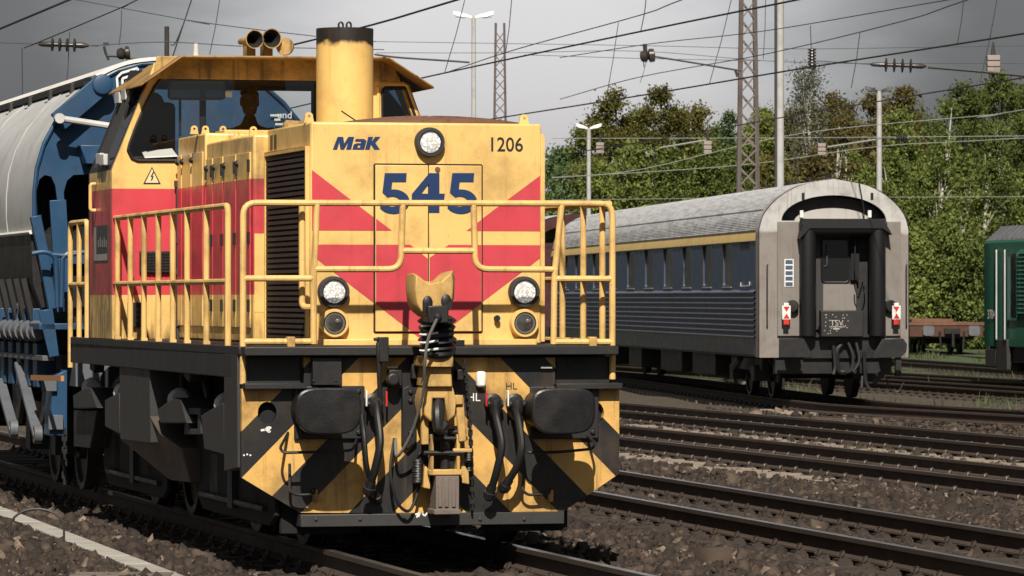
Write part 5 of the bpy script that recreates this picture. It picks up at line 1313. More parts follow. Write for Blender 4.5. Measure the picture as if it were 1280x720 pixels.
def track(label, pts, kind, top, n_sl, start=0.0):
    pts = [Vector((p[0], p[1], p[2] if len(p) > 2 else 0)) for p in pts]
    path = spline(pts, 24) if len(pts) > 2 else [pts[0] + (pts[1] - pts[0]) * t for t in np.linspace(0, 1, 40)]
    d = [0]
    for a, b in zip(path[:-1], path[1:]): d.append(d[-1] + (b - a).length)
    def at(s):
        i = min(max(int(np.searchsorted(d, s)) - 1, 0), len(path) - 2); t = (s - d[i]) / max(d[i + 1] - d[i], 1e-6)
        return path[i] + (path[i + 1] - path[i]) * t, (path[i + 1] - path[i]).normalized()
    root = thing('railway_track', label, 'railway track', (0, 0, 0), 0, 'railway tracks of the yard')
    for sg in (-1, 1):
        secs = []
        for i, p in enumerate(path):
            t = (path[min(i + 1, len(path) - 1)] - path[max(i - 1, 0)]).normalized(); r_ = Vector((t.y, -t.x, 0)).normalized()
            secs.append([p + r_ * (sg * .7525 + x) + Vector((0, 0, z)) for x, z in PROF])
        m = MB(); m.loft(secs)
        k = len(PROF)
        for fi, f in enumerate(m.f):
            if len(f) == 4 and fi % k == 0 and fi < (len(secs) - 1) * k: m.m[fi] = 1
        m.build('rail', [rail_side, top], root, smooth=25)
    s = start; n = 0
    while s < d[-1] and n < n_sl:
        p, t = at(s); o = bpy.data.objects.new('sleeper', SM[kind]); COL.objects.link(o); o.parent = root
        o.location = p + Vector((rng.normal(0, .008), rng.normal(0, .01), rng.normal(0, .004))); o.rotation_euler = (0, 0, math.atan2(t.y, t.x) - math.pi / 2 + rng.normal(0, .008)); s += .62; n += 1
    TRACKS.append(path); return root
def straight(F, a, b): return [tuple(F.world(0, a)), tuple(F.world(0, b))]
track('track of bright rails carrying the yellow locomotive and hopper wagon', straight(L, -8, 60), 'd', rail_top, 75)
TB = Frame(2.56, 39.05, .2265); track('track with shiny rails nearest beside the yellow locomotive on its right', straight(TB, -14, 60), 'd', rail_top, 85)
TC = Frame(3.61, 55.1, .2527); track('rusty track with pale sleeper ends behind the shiny railed track', straight(TC, -28, 70), 'c', rail_top_dull, 95, 10)
TD = Frame(4.43, 67.6, .2527); track('rusty track running just in front of the passenger coach', straight(TD, -36, 70), 'c', rail_top_dull, 95, 14)
track('curving track that the blue passenger coach stands on', [tuple(CO2.world(0, 24)), tuple(CO2.world(0, 6)), tuple(CO.world(0, 26)), tuple(CO.world(0, 10)), tuple(CO.world(0, 0)), (6.75, 78.3, 0), (8.0, 74.6, 0), (10.3, 68.2, 0), (13.5, 60, 0)], 'c', rail_top_dull, 95)
TF = Frame(10.7, 91.7, .217); track('weedy track between the coach and the green locomotive', straight(TF, -26, 60), 'd', rail_top_dull, 70, 2)
TG = GL; track('track under the green locomotive', straight(TG, -30, 50), 'd', rail_top_dull, 70, 4)
TI = Frame(13.0, 127, .12); track('far weedy track in front of the rusty flat wagon', straight(TI, -40, 60), 'd', rail_top_dull, 50, 10)
TH = Frame(FW.o.x, FW.o.y, .10, FW.o.z); track('farthest track with the rusty flat wagon on it', [tuple(TH.world(0, -40)), tuple(TH.world(0, 40))], 'd', rail_top_dull, 50, 20)

# ================================================================== ballast stones
def stone_mat():
    m, nt, b = nodes_of('ballast_stone')
    g = N(nt, 'ShaderNodeNewGeometry'); r = N(nt, 'ShaderNodeValToRGB'); e = r.color_ramp.elements
    e[0].position = 0; e[0].color = (.012, .0075, .005, 1); e[1].position = 1; e[1].color = (.22, .165, .12, 1)
    for p, c in ((.35, (.023, .0148, .010)), (.7, (.043, .0285, .0195)), (.93, (.078, .054, .038))):
        x = e.new(p); x.color = (*c, 1)
    nt.links.new(g.outputs['Random Per Island'], r.inputs[0])
    c = mix(nt, ramp(nt, noise(nt, 30, 4), .4, .7, 0, .6), r.outputs[0], (.045, .03, .022))
    nt.links.new(c, b.inputs['Base Color']); b.inputs['Roughness'].default_value = .9; return m
def seg_dist(P, path):
    a = np.array([(p.x, p.y) for p in path[:-1]]); b = np.array([(p.x, p.y) for p in path[1:]])
    best = np.full(len(P), 1e9)
    for p, q in zip(a, b):
        d = q - p; t = np.clip(((P - p) @ d) / (d @ d), 0, 1); best = np.minimum(best, np.hypot(*(P - (p + t[:, None] * d)).T))
    return best
CUBE = np.array([(x, y, z) for x in (-1, 1) for y in (-1, 1) for z in (-1, 1)], float)
CF_ = np.array([(0, 1, 3, 2), (4, 6, 7, 5), (0, 4, 5, 1), (2, 3, 7, 6), (0, 2, 6, 4), (1, 5, 7, 3)])
def stones(P, size, z0, zj, name, mat):
    n = len(P); V = CUBE[None] * np.array([1, .8, .6]) + rng.normal(0, .30, (n, 8, 3))
    q = rng.normal(size=(n, 4)); q /= np.linalg.norm(q, axis=1, keepdims=True); w, x, y, z = q.T
    Rm = np.stack([np.stack([1 - 2 * (y * y + z * z), 2 * (x * y - z * w), 2 * (x * z + y * w)], -1), np.stack([2 * (x * y + z * w), 1 - 2 * (x * x + z * z), 2 * (y * z - x * w)], -1), np.stack([2 * (x * z - y * w), 2 * (y * z + x * w), 1 - 2 * (x * x + y * y)], -1)], 1)
    V = np.einsum('nij,nkj->nki', Rm, V) * (size * np.exp(rng.normal(0, .42, n)))[:, None, None]
    V[..., 0] += P[:, 0, None]; V[..., 1] += P[:, 1, None]; V[..., 2] += (np.broadcast_to(z0, n) + zj * rng.random(n))[:, None]
    F_ = (CF_[None] + (np.arange(n) * 8)[:, None, None]).reshape(-1, 4)
    return np_mesh(name, V.reshape(-1, 3), F_, mat, 4)
def scatter(n, x0, x1, y0, y1): return np.c_[rng.uniform(x0, x1, n), rng.uniform(y0, y1, n)]
smat = stone_mat()
near = np.r_[scatter(150000, -7.5, 8.5, 31, 50), scatter(40000, -6, 13, 50, 84)]
keep = seg_dist(near, [WH(-60, 614, -.17), WH(232, 727, -.17)]) > .14; lift = np.zeros(len(near))
for tr in TRACKS[:5]:
    d = seg_dist(near, tr); keep &= ~(np.abs(d - .7525) < .13)
near = near[keep]
dC = np.minimum(seg_dist(near, TRACKS[2]), np.minimum(seg_dist(near, TRACKS[3]), seg_dist(near, TRACKS[4])))
kk = (dC > 1.34) | (dC < 1.0) | (rng.random(len(near)) < .45); isB = seg_dist(near, TRACKS[1]) < 1.9
kk &= (near[:, 1] < 50) | (rng.random(len(near)) < np.where(seg_dist(near, TRACKS[2]) < 3.2, .8, .22))
near = near[kk]; tl_ = np.minimum(seg_dist(near, TRACKS[0]), seg_dist(near, TRACKS[1])); zoff = np.where(tl_ < 1.35, -.03, 0) 
isn = near[:, 1] < 50
tag(stones(near[isn], .0225, -.235 + zoff[isn], .04, 'ballast_stones', smat), kind='stuff')
tag(stones(near[~isn], .027, -.24, .03, 'far_ballast_stones', smat), kind='stuff')

# grass and weeds between the far tracks
def grass_mat(name, a, b_):
    m, nt, b = nodes_of(name); g = N(nt, 'ShaderNodeNewGeometry')
    nt.links.new(mix(nt, g.outputs['Random Per Island'], a, b_), b.inputs['Base Color']); b.inputs['Roughness'].default_value = .8
    b.inputs['Transmission Weight'].default_value = 0; return m
def blades(P, h, spread, name, mat, per=14):
    n = len(P) * per; base = np.repeat(P, per, 0) + rng.normal(0, spread, (n, 2)); a = rng.uniform(0, 2 * math.pi, n); hh = h * np.exp(rng.normal(0, .4, n)); w = .012 + .01 * rng.random(n)
    lean = rng.normal(0, .4, (n, 2)) * hh[:, None]
    V = np.zeros((n, 3, 3)); V[:, 0, :2] = base + np.c_[np.cos(a), np.sin(a)] * w[:, None]; V[:, 1, :2] = base - np.c_[np.cos(a), np.sin(a)] * w[:, None]; V[:, 2, :2] = base + lean
    V[:, :2, 2] = GZ; V[:, 2, 2] = GZ + hh
    return np_mesh(name, V.reshape(-1, 3), np.arange(n * 3).reshape(-1, 3), mat, 3)
gmat = grass_mat('weed_green', (.025, .042, .012), (.085, .11, .038))
gp = scatter(5200, 4, 24, 84, 170); nz = np.sin(gp[:, 0] * 1.1 + gp[:, 1] * .23) + np.sin(gp[:, 1] * .31 - gp[:, 0] * .7) + rng.normal(0, .6, len(gp)); gp = gp[nz > .75]
for tr in TRACKS[4:]: gp = gp[np.abs(seg_dist(gp, tr) - .3) > .9] if len(gp) else gp
tag(blades(gp, .13, .22, 'weeds', gmat), kind='stuff')
gp2 = scatter(900, 4, 12, 56, 84); nz = np.sin(gp2[:, 0] * 2.1 + gp2[:, 1] * .4) + rng.normal(0, .5, len(gp2)); gp2 = gp2[nz > .7]
for tr in TRACKS[1:5]: gp2 = gp2[seg_dist(gp2, tr) > 1.4]
tag(blades(gp2, .09, .15, 'short_weeds', gmat, 10), kind='stuff')

# ================================================================== small things by the near track
a, b = WH(-60, 614, -.17), WH(232, 727, -.17); d = (b - a).normalized(); w = Vector((d.y, -d.x, 0)) * .11
m = MB(); n = 14
for i in range(n):
    p, q = a + (b - a) * (i / n), a + (b - a) * ((i + 1) / n - .004)
    m.loft([[p - w + Vector((0, 0, -.12)), p + w + Vector((0, 0, -.12)), p + w * .95, p - w * .95], [q - w + Vector((0, 0, -.12)), q + w + Vector((0, 0, -.12)), q + w * .95, q - w * .95]])
tag(m.build('concrete_edging', concrete, bevel=.008), 'pale concrete edging strip in the dark ballast at the lower left', 'edging')
p, q = WH(12, 690, -.24), WH(80, 690, -.24); h = (690 - 636) * p.y / FPX
pts = [p + Vector((0, 0, -.03))] + [p + (q - p) * (.5 - .5 * math.cos(t)) + Vector((0, 0, h * .55 + h * .45 * math.sin(t))) for t in np.linspace(0, math.pi, 16)] + [q + Vector((0, 0, -.03))]
m = MB(); m.tube(pts, .010, 8); tag(m.build('wire_hoop', mid_frame), 'bent metal hoop stuck in the ballast beside the concrete edging', 'hoop')
m = MB(); p, q = WH(92, 716, -.16), WH(216, 716, -.16); m.loft([[v + Vector((0, dy, dz)) for v, dz in ((p, 0), (q, 0), (q, -.1), (p, -.1))] for dy in (-.35, .12)])
tag(m.build('duct_lid', wood_grey, bevel=.01), 'grey slab lid of a cable duct at the very bottom left', 'lid')

# ================================================================== trees
def leaf_mat(name, dark, light, trans=.35):
    m, nt, b = nodes_of(name); out = nt.nodes['Material Output']
    g = N(nt, 'ShaderNodeNewGeometry'); oi = N(nt, 'ShaderNodeObjectInfo')
    f = math_(nt, 'ADD', math_(nt, 'MULTIPLY', g.outputs['Random Per Island'], .65), math_(nt, 'MULTIPLY', oi.outputs['Random'], .35))
    c = mix(nt, f, dark, light)
    d = N(nt, 'ShaderNodeBsdfDiffuse'); t = N(nt, 'ShaderNodeBsdfTranslucent'); mx = N(nt, 'ShaderNodeMixShader'); mx.inputs[0].default_value = trans
    nt.links.new(c, d.inputs[0]); nt.links.new(c, t.inputs[0]); nt.links.new(d.outputs[0], mx.inputs[1]); nt.links.new(t.outputs[0], mx.inputs[2]); nt.links.new(mx.outputs[0], out.inputs['Surface'])
    return m
LM = {'oak': leaf_mat('olive_leaves', (.040, .044, .012), (.24, .215, .065)), 'green': leaf_mat('green_leaves', (.060, .090, .022), (.30, .34, .10)),
      'brown': leaf_mat('brown_spring_leaves', (.062, .054, .022), (.21, .175, .07)), 'dark': leaf_mat('dark_green_leaves', (.038, .058, .016), (.195, .235, .07)),
      'cool': leaf_mat('cool_green_leaves', (.05, .08, .036), (.17, .24, .10)), 'wisp': leaf_mat('thin_grey_leaves', (.07, .07, .05), (.20, .20, .14))}
bark = paint('dark_bark', (.055, .042, .032), .9, (.025, .02, .015), .5)
birch_bark = paint('white_birch_bark', (.55, .52, .46), .8, (.06, .05, .04), .55)
def leaves(centers, radii, per, size, droop=0.0, seed=0):
    r = np.random.default_rng(seed); n = len(centers) * per
    c = np.repeat(centers, per, 0); rad = np.repeat(radii, per)
    o = r.normal(0, .48, (n, 3)); o[:, 2] *= .75
    p = c + o * rad[:, None]
    if droop: p[:, 2] -= droop * np.abs(r.normal(0, 1, n)) * .8
    u = r.normal(size=(n, 3)); u[:, 2] -= droop; u /= np.linalg.norm(u, axis=1, keepdims=True); v = np.cross(u, r.normal(size=(n, 3))); v /= np.linalg.norm(v, axis=1, keepdims=True)
    s = (size * np.exp(r.normal(0, .3, n)))[:, None]; u *= s; v *= s * .6
    V = np.stack([p - u, p + v, p + u, p - v], 1)
    return V.reshape(-1, 3), np.arange(n * 4).reshape(-1, 4)
def tree_meshes(kind, Ht, wd, seed, lowf=.12, lean=0.0):
    """returns (trunk mesh, crown mesh) of a tree Ht tall and about wd wide"""
    r = random.Random(seed); nr = np.random.default_rng(seed)
    conif, wisp = kind == 'spruce', kind == 'wisp'; thin = kind == 'thin'
    nC = {'spruce': 60, 'wisp': 70, 'thin': 40}.get(kind, 88)
    cs, rs = [], []
    lob = [(r.uniform(0, 6.28), r.uniform(-.5, .9), r.uniform(.25, .5)) for _ in range(7)]
    while len(cs) < nC:
        t = r.random(); a = r.uniform(0, 2 * math.pi)
        z = lowf + (1 - lowf) * t
        if conif: w = (1 - t) * .95 + .05
        elif kind in ('birch', 'thin'): w = math.sin(math.pi * min(1, (t * .82 + .16))) ** .7
        elif wisp: w = .6 * math.sin(math.pi * (t * .75 + .15))
        else: w = math.sqrt(max(0, 1 - (2 * t - .95) ** 2)) * .98 + .04
        for la, lz, lw in lob: w *= 1 + lw * .6 * math.exp(-((math.cos(a - la) - 1) ** 2) * 3 - ((2 * t - 1 - lz) / .4) ** 2) - .03
        q = math.sqrt(r.uniform(.08, 1)) * w * wd / 2
        cs.append((math.cos(a) * q + lean * z, math.sin(a) * q, z * Ht * .965)); rs.append(r.uniform(.55, 1.05) * (.55 + .05 * wd) * (.8 if conif else 1))
    cs = np.array(cs); rs = np.array(rs)
    per = {'wisp': 90, 'spruce': 170, 'thin': 70}.get(kind, 210)
    V, F_ = leaves(cs, rs, per, .074 if not wisp else .06, .9 if wisp else .12, seed)
    m = MB(); top = Vector((lean, 0, Ht * .9)); r0 = .018 * Ht * (.6 if kind in ('birch', 'wisp') else .75 if kind == 'thin' else 1)
    tp = [Vector((lean * t + .12 * math.sin(t * 5 + seed) * t, .1 * math.cos(t * 4 + seed) * t, Ht * .95 * t)) for t in np.linspace(0, 1, 9)]
    m.tube(tp, [r0 * (1 - .88 * t) for t in np.linspace(0, 1, 9)], 7)
    for i in range(0, nC, 2):
        c = Vector(cs[i]); t0 = max(.12, min(.86, c.z / Ht - .10 - .10 * r.random())); k = t0 * 8; i0 = int(k); s = tp[i0] + (tp[min(i0 + 1, 8)] - tp[i0]) * (k - i0)
        mid = s + (c - s) * .5 + Vector((0, 0, .12 * (c - s).length)); rr = r0 * (1 - .88 * t0) * .5
        m.tube([s, mid, c], [rr, rr * .6, .012], 4, caps=False)
    return m, V, F_
TREE_N = [0]; TREE_MESH = {}
def tree(px, top, w_px, Y, kind, col, label, lean=0, low=.12, group='trees of the wood behind the yard', name=None):
    base = W(px, HZ, Y); Ht = EYE + (HZ - top) * Y / FPX - GZ; wd = w_px * Y / FPX
    root = thing(name or {'birch': 'birch_tree', 'spruce': 'spruce_tree', 'wisp': 'birch_tree', 'thin': 'birch_tree'}.get(kind, 'broadleaf_tree'), label, 'tree', (base.x, Y, GZ - .02), 0, group)
    TREE_N[0] += 1; seed = TREE_N[0] * 17 + 3
    m, V, F_ = tree_meshes(kind, Ht, wd, seed, low, lean)
    m.build('trunk', birch_bark if kind in ('birch', 'wisp', 'thin') else bark, root, merge=False)
    np_mesh('crown', V, F_, LM[col], 4, root)
    return root
T_ = tree
T_(698, 182, 50, 236, 'oak', 'cool', 'low blue green tree just right of the yellow hood, leftmost of the wood')
T_(728, 150, 56, 228, 'oak', 'green', 'green tree behind the white double lamp post')
T_(768, 106, 84, 222, 'oak', 'oak', 'tall olive oak with dark crown, left one of the high pair')
T_(826, 100, 84, 224, 'oak', 'oak', 'tall olive oak with ragged top, right one of the high pair')
T_(872, 126, 48, 226, 'oak', 'oak', 'narrow olive tree right of the tall oaks')
T_(911, 126, 34, 228, 'spruce', 'cool', 'pointed blue green conifer left of the lattice mast', low=.08)
T_(955, 130, 52, 230, 'oak', 'green', 'green tree between the lattice mast and the concrete post')
T_(742, 196, 62, 205, 'birch', 'green', 'bright low birch in front below the lamp post')
T_(790, 172, 66, 208, 'birch', 'green', 'bright green birch in front of the left tall oak')
T_(838, 180, 64, 203, 'birch', 'green', 'bright green birch in front of the right tall oak')
T_(884, 168, 60, 206, 'birch', 'green', 'bright green birch below the hanging weight')
T_(930, 176, 58, 204, 'birch', 'dark', 'darker green birch right behind the lattice mast foot')
T_(1010, 56, 84, 210, 'wisp', 'wisp', 'tall thin birch with drooping grey twigs and white trunk', low=.45)
T_(988, 120, 62, 218, 'oak', 'brown', 'brownish budding tree behind the concrete post')
T_(1038, 108, 70, 221, 'oak', 'brown', 'brown budding tree right of the drooping birch')
T_(1088, 106, 66, 224, 'oak', 'brown', 'brown budding tree behind the tall lamp post right of the coach')
T_(1132, 100, 60, 228, 'birch', 'brown', 'thin brown crowned birch right of the lamp post')
T_(1160, 128, 56, 208, 'birch', 'green', 'birch with a leaning white trunk', lean=-1.3)
T_(1204, 92, 84, 222, 'oak', 'dark', 'big dark green tree behind the flat wagon')
T_(1250, 78, 80, 226, 'oak', 'dark', 'tall dark green tree above the green locomotive roof')
T_(1304, 70, 90, 222, 'oak', 'dark', 'tall dark tree at the right edge of the photo')
T_(968, 190, 60, 200, 'birch', 'oak', 'olive young tree directly behind the near end of the coach roof')
T_(1020, 182, 60, 199, 'birch', 'brown', 'brownish young birch above the coach end')
T_(1066, 184, 58, 202, 'birch', 'green', 'green young birch left of the lamp post base')
T_(1112, 188, 62, 198, 'birch', 'green', 'bright young birch right of the lamp post base')
T_(1158, 206, 64, 196, 'birch', 'green', 'young green birch beside the coach right edge')
T_(1200, 190, 64, 199, 'birch', 'dark', 'dark young birch above the flat wagon')
T_(1246, 186, 66, 200, 'birch', 'green', 'green young birch beside the green locomotive')
T_(1294, 200, 66, 198, 'birch', 'green', 'young birch behind the green locomotive at the edge')
T_(1178, 268, 46, 188, 'oak', 'green', 'bushy shrub behind the flat wagon', low=.02, name='shrub')
T_(1216, 286, 42, 187, 'oak', 'dark', 'dark shrub between the flat wagon and the green locomotive', low=.02, name='shrub')
T_(1142, 292, 40, 187, 'oak', 'green', 'shrub peeping out beside the coach end', low=.02, name='shrub')
for px, top, ln, kd, lab in ((1148, 118, 1.5, 'green', 'thin pale birch leaning right with sparse leaves right of the coach lamp post'), (1072, 130, -.7, 'brown', 'thin pale birch with sparse brown leaves left of the coach lamp post'), (1222, 168, .6, 'dark', 'thin pale birch with sparse dark leaves above the far flat wagon'), (1262, 150, -.5, 'dark', 'thin pale birch above the green locomotive end'), (1186, 210, .9, 'green', 'short thin birch with a bare white stem near the flat wagon'), (694, 200, .3, 'cool', 'thin pale birch close to the yellow hood'), (1030, 140, .8, 'brown', 'thin white stemmed birch next to the drooping birch'), (1128, 196, -.8, 'green', 'small thin birch with white stem beside the coach roof end')):
    T_(px, top, 44, 192, 'thin', kd, lab, lean=ln, low=.3)
# second row filling the wood behind
for i, (px, top, wp, kd, lab) in enumerate([(715, 176, 60, 'dark', 'dim green tree of the second row behind the white lamp post'), (752, 138, 66, 'dark', 'dark tree of the second row left of the tall oaks'), (800, 124, 70, 'dark', 'dark tree filling the gap between the two tall oaks'), (852, 136, 66, 'dark', 'dark tree filling the gap right of the tall oaks'), (896, 150, 64, 'dark', 'dark tree behind the pointed conifer'), (936, 146, 62, 'green', 'green tree of the second row behind the lattice mast'), (976, 138, 64, 'oak', 'olive tree of the second row behind the concrete post'), (1014, 126, 66, 'brown', 'brown tree of the second row behind the drooping birch'), (1062, 118, 70, 'brown', 'brown tree of the second row above the coach end'), (1108, 116, 66, 'brown', 'brown tree of the second row right of the coach lamp post'), (1146, 122, 66, 'dark', 'dark tree of the second row behind the leaning birch'), (1182, 108, 66, 'dark', 'dark tree of the second row left of the big dark tree'), (1228, 100, 70, 'dark', 'dark tree filling the gap beside the high right weight'), (1276, 96, 74, 'dark', 'dark tree of the second row near the right edge')]):
    T_(px, top, wp, 240 + 3 * (i % 3), 'oak', kd, lab, low=.06)
for i, (px, top, wp, kd, lab) in enumerate([(655, 184, 56, 'cool', 'low tree hidden behind the yellow hood right corner'), (600, 190, 60, 'green', 'low tree hidden behind the number on the yellow hood'), (540, 186, 62, 'oak', 'low olive tree hidden behind the middle of the yellow hood'), (480, 192, 60, 'dark', 'low dark tree hidden behind the yellow hood left half'), (415, 188, 62, 'green', 'low green tree hidden behind the side grille'), (345, 196, 64, 'oak', 'low olive tree hidden behind the engine hood doors'), (270, 198, 66, 'dark', 'low dark tree hidden behind the cab front'), (190, 205, 66, 'green', 'low green tree hidden behind the cab side'), (110, 210, 66, 'dark', 'low dark tree hidden behind the blue wagon end'), (30, 212, 66, 'green', 'low green tree hidden behind the grey wagon body'), (-50, 205, 70, 'oak', 'olive tree beyond the left edge behind the grey wagon')]):
    T_(px, top, wp, 238 + 4 * (i % 3), 'oak', kd, lab, low=.05)
# the dense mass of leaves low down in the wood
c = np.c_[rng.uniform(-3, 34, 420), rng.uniform(206, 246, 420), rng.uniform(GZ, 7.0, 420)]
c = c[(c[:, 2] < 2.2 + 4.5 * np.clip((c[:, 0] - 1) / 5, 0, 1))]
V, F_ = leaves(c, np.full(len(c), 1.5), 170, .10, .1, 99)
tag(np_mesh('undergrowth', V, F_, LM['dark'], 4), kind='stuff')

# ================================================================== masts and lamps
mast_steel = paint('grey_brown_mast_steel', (.15, .125, .115), .6, (.06, .04, .035), .5)
post_m = paint('pale_grey_post', (.42, .42, .41), .7, (.18, .16, .14), .45)
wood_post = paint('dark_wooden_post', (.040, .032, .028), .8, (.02, .015, .012), .4)
lamp_white = paint('white_lamp_housing', (.74, .73, .70), .4, (.3, .28, .25), .25)
def lattice(px0, px1, py_ref, top, Y, w_top, label):
    c = W((px0 + px1) / 2, py_ref, Y); w = (px1 - px0) * Y / FPX / 2; zt = EYE + (HZ - top) * Y / FPX; wt = w_top * Y / FPX / 2
    root = thing('lattice_mast', label, 'mast', (c.x, Y, GZ), 0, 'steel lattice masts'); k = lambda z: w * 1.0 + (wt - w) * (z - c.z) / max(zt - c.z, .1) if z > c.z else w + (w - wt) * (c.z - z) / max(zt - c.z, .1)
    for sx in (-1, 1):
        for sy in (-1, 1): m = MB(); m.obox((sx * k(0), sy * k(0), 0), (sx * k(zt), sy * k(zt), zt - GZ), .07, .07); m.build('mast_leg', mast_steel, root)
    m = MB(); z = 0; st = 2 * w * 1.05
    while z < zt - GZ - st:
        for sy in (-1, 1):
            m.obox((-k(z), sy * k(z), z), (k(z + st), sy * k(z + st), z + st), .035, .03); m.obox((k(z), sy * k(z), z), (-k(z + st), sy * k(z + st), z + st), .035, .03)
            m.obox((sy * k(z), -k(z), z), (sy * k(z + st), k(z + st), z + st), .035, .03)
        z += st
    m.build('lattice_bracing', mast_steel, root); return root
lattice(924, 946, 200, -70, 104, 15, 'brown lattice mast rising out of frame behind the coach roof')
lattice(618, 632, 150, 29, 185, 10.5, 'distant lattice mast right of the exhaust stack')
def pole(px, w_px, top, Y, label, name, mat, group=None):
    c = W(px, 300, Y); zt = EYE + (HZ - top) * Y / FPX; root = thing(name, label, 'post', (c.x, Y, GZ), 0, group)
    r_ = w_px * Y / FPX / 2; m = MB(); m.rev((0, 0, 0), (0, 0, 1), [(0, r_ * 1.1), ((zt - GZ) * .5, r_), (zt - GZ, r_ * .85)], 12); m.build('shaft', mat, root); return root, zt - GZ
p_, z_ = pole(975, 10.5, -60, 97, 'pale concrete post standing behind the coach roof and running out of frame', 'concrete_post', post_m)
m = MB(); m.tube([(-.1, -.1, .5), (-.1, -.1, z_ - 1)], .03, 6); m.build('cable_pipe', mid_frame, p_)
p_, z_ = pole(208.5, 7, 33, 78, 'dark wooden post sticking up behind the cab roof', 'wooden_post', wood_post)
def lamp_post(px, base_w, top, Y, span, label, lamp_white=lamp_white):
    root, h = pole(px, base_w, top + 3, Y, label, 'lamp_post', post_m, 'double headed yard lamp posts'); root['category'] = 'lamp post'
    s = span * Y / FPX / 2
    for sg in (-1, 1):
        m = MB(); m.loft([[Vector((sg * x, dy * ww, h + z + dz * hh)) for dy, dz in ((-1, -.6), (1, -.6), (.8, .8), (-.8, .8))] for x, z, ww, hh in ((.04, -.02, .05, .05), (s * .35, .02, .10, .07), (s * .7, .05, .15, .09), (s, .10, .12, .07))])
        hd = m.build('lamp_head', lamp_white, root, smooth=40)
        m = MB(); m.loft([[Vector((sg * x, dy * .09, h + z - .055)) for dy in (-1, 1)] for x, z in ((s * .45, .01), (s * .92, .05))], closed=False, caps=False); m.build('lamp_glass', dark_glass, hd)
    return root
lamp_post(592, 6, 18, 122, 50, 'tall double headed lamp post between the exhaust stack and the distant mast')
lamp_post(736, 6, 157, 150, 31, 'white double headed lamp post in front of the wood left of the coach')
lamp_post(1099, 7.5, 111, 134, 34, 'double headed lamp post behind the near end of the coach', mid_frame)

# ================================================================== overhead lines
wire_m = flat('dark_copper_wire', (.030, .028, .027), .6)
wire_l = flat('weathered_light_wire', (.20, .21, .19), .6)
insul = paint('brown_black_insulator', (.030, .024, .022), .25, (.08, .07, .06), .3)
weight_m = paint('pale_brown_weight', (.30, .25, .225), .8, (.12, .09, .08), .5)
def line(label, pts, r=.010, z=None, Y=None, drops=(), mat=None, name='overhead_wire', sag=0.0):
    """pts in photo pixels; z = height of a wire along the tracks, or Y = distance of one across them"""
    P3 = [WH(a, b, z) if z else W(a, b, Y) for a, b in pts]
    far_ = []
    if name == 'overhead_wire':                                     # run on beyond the frame
        for (px, py), i, j in ((pts[0], 0, 1), (pts[-1], -1, -2)):
            if px < 5 or px > 1275 or py < 2:
                e = P3[i] + (P3[i] - P3[j]).normalized() * 22
                P3 = [e] + P3 if i == 0 else P3 + [e]
    if len(P3) == 2: P3 = [P3[0] + (P3[1] - P3[0]) * t - Vector((0, 0, sag * 4 * t * (1 - t))) for t in np.linspace(0, 1, 13)]
    else: P3 = spline(P3, 6)
    root = thing(name, label, 'overhead wire', P3[len(P3) // 2]); o = P3[len(P3) // 2]
    MB().tube([p - o for p in P3], r, 6).build('wire', mat or wire_m, root)
    for (a, b) in drops:
        Yd = min(((W(a[0], a[1], p.y) - p).length, p.y) for p in P3)[1]
        p, q = W(*a, Yd), W(*b, Yd); MB().tube([p - o, (p + q) / 2 - o + Vector((.012, 0, 0)), q - o], .007, 5).build('dropper', wire_m, root)
    return root
def extra(root, name, m, mat): return m.build(name, mat, root)
Z1, Z2 = 5.6, 7.0
line('thick contact wire crossing from the cab roof edge to the top right middle', [(300, 150), (525, 98), (800, 39.5), (1005, -2), (1080, -18)], .013, Z1, drops=[((581, 0), (556, 90)), ((640, -5), (631, 73)), ((808, -5), (801, 39))])
line('long contact wire passing over the lattice mast and the concrete post', [(520, 165), (601, 151), (800, 119.5), (1000, 86), (1280, 42), (1340, 32)], .014, Z1, drops=[((773, 28), (758, 122)), ((915, -4), (887, 104)), ((1075, 40), (1064, 110)), ((1205, -4), (1197, 54))])
line('contact wire running in front of the brown trees at the right', [(660, 200), (844, 170.5), (1000, 143), (1280, 97), (1340, 87)], .013, Z1, drops=[((1247, -4), (1225, 104))])
line('slack carrying wire above the right hand trees from the upper right corner', [(560, 90), (644, 62), (800, 19), (862, -4)], .010, Z2)
line('thin carrying wire rising to the top right behind the masts', [(700, 72), (819, 54), (960, 38), (1190, -1)], .009, Z2, drops=[((957, -3), (954, 74))])
line('carrying wire that meets the top edge furthest right', [(700, 124), (801, 96), (960, 67), (1130, 26), (1212, -1)], .010, Z2)
line('pale wire through the wood rising to the right', [(690, 222), (800, 212), (1000, 167), (1243, 143), (1300, 134)], .012, Y=125, mat=wire_l)
line('pale level wire stretched across the front of the wood', [(690, 173), (960, 172.5), (1280, 170)], .012, Y=128, mat=wire_l)
line('lower pale wire stretched across the wood behind the coach', [(690, 222.5), (930, 206), (1100, 183), (1290, 172)], .012, Y=126, mat=wire_l)
line('lowest pale wire across the wood right of the coach roof', [(690, 250), (1000, 247), (1290, 246)], .010, Y=130, mat=wire_l)
line('thick contact wire in the top left corner', [(-40, 53), (0, 36), (86, 0), (120, -15)], .015, Z1)
line('thin wire rising from the left insulator to the top edge', [(30, 60), (60, 48), (155, 8), (175, -2)], .008, Z1)
line('wire entering at the top left and sinking behind the horns', [(92, -1), (240, 26), (400, 46), (470, 52)], .008, Y=70, drops=[((275, -3), (262, 68))])
line('heavy wire leading up from the stack top to the upper edge', [(362, 57), (397, 48.5), (480, 27), (574, -1)], .014, Z1)
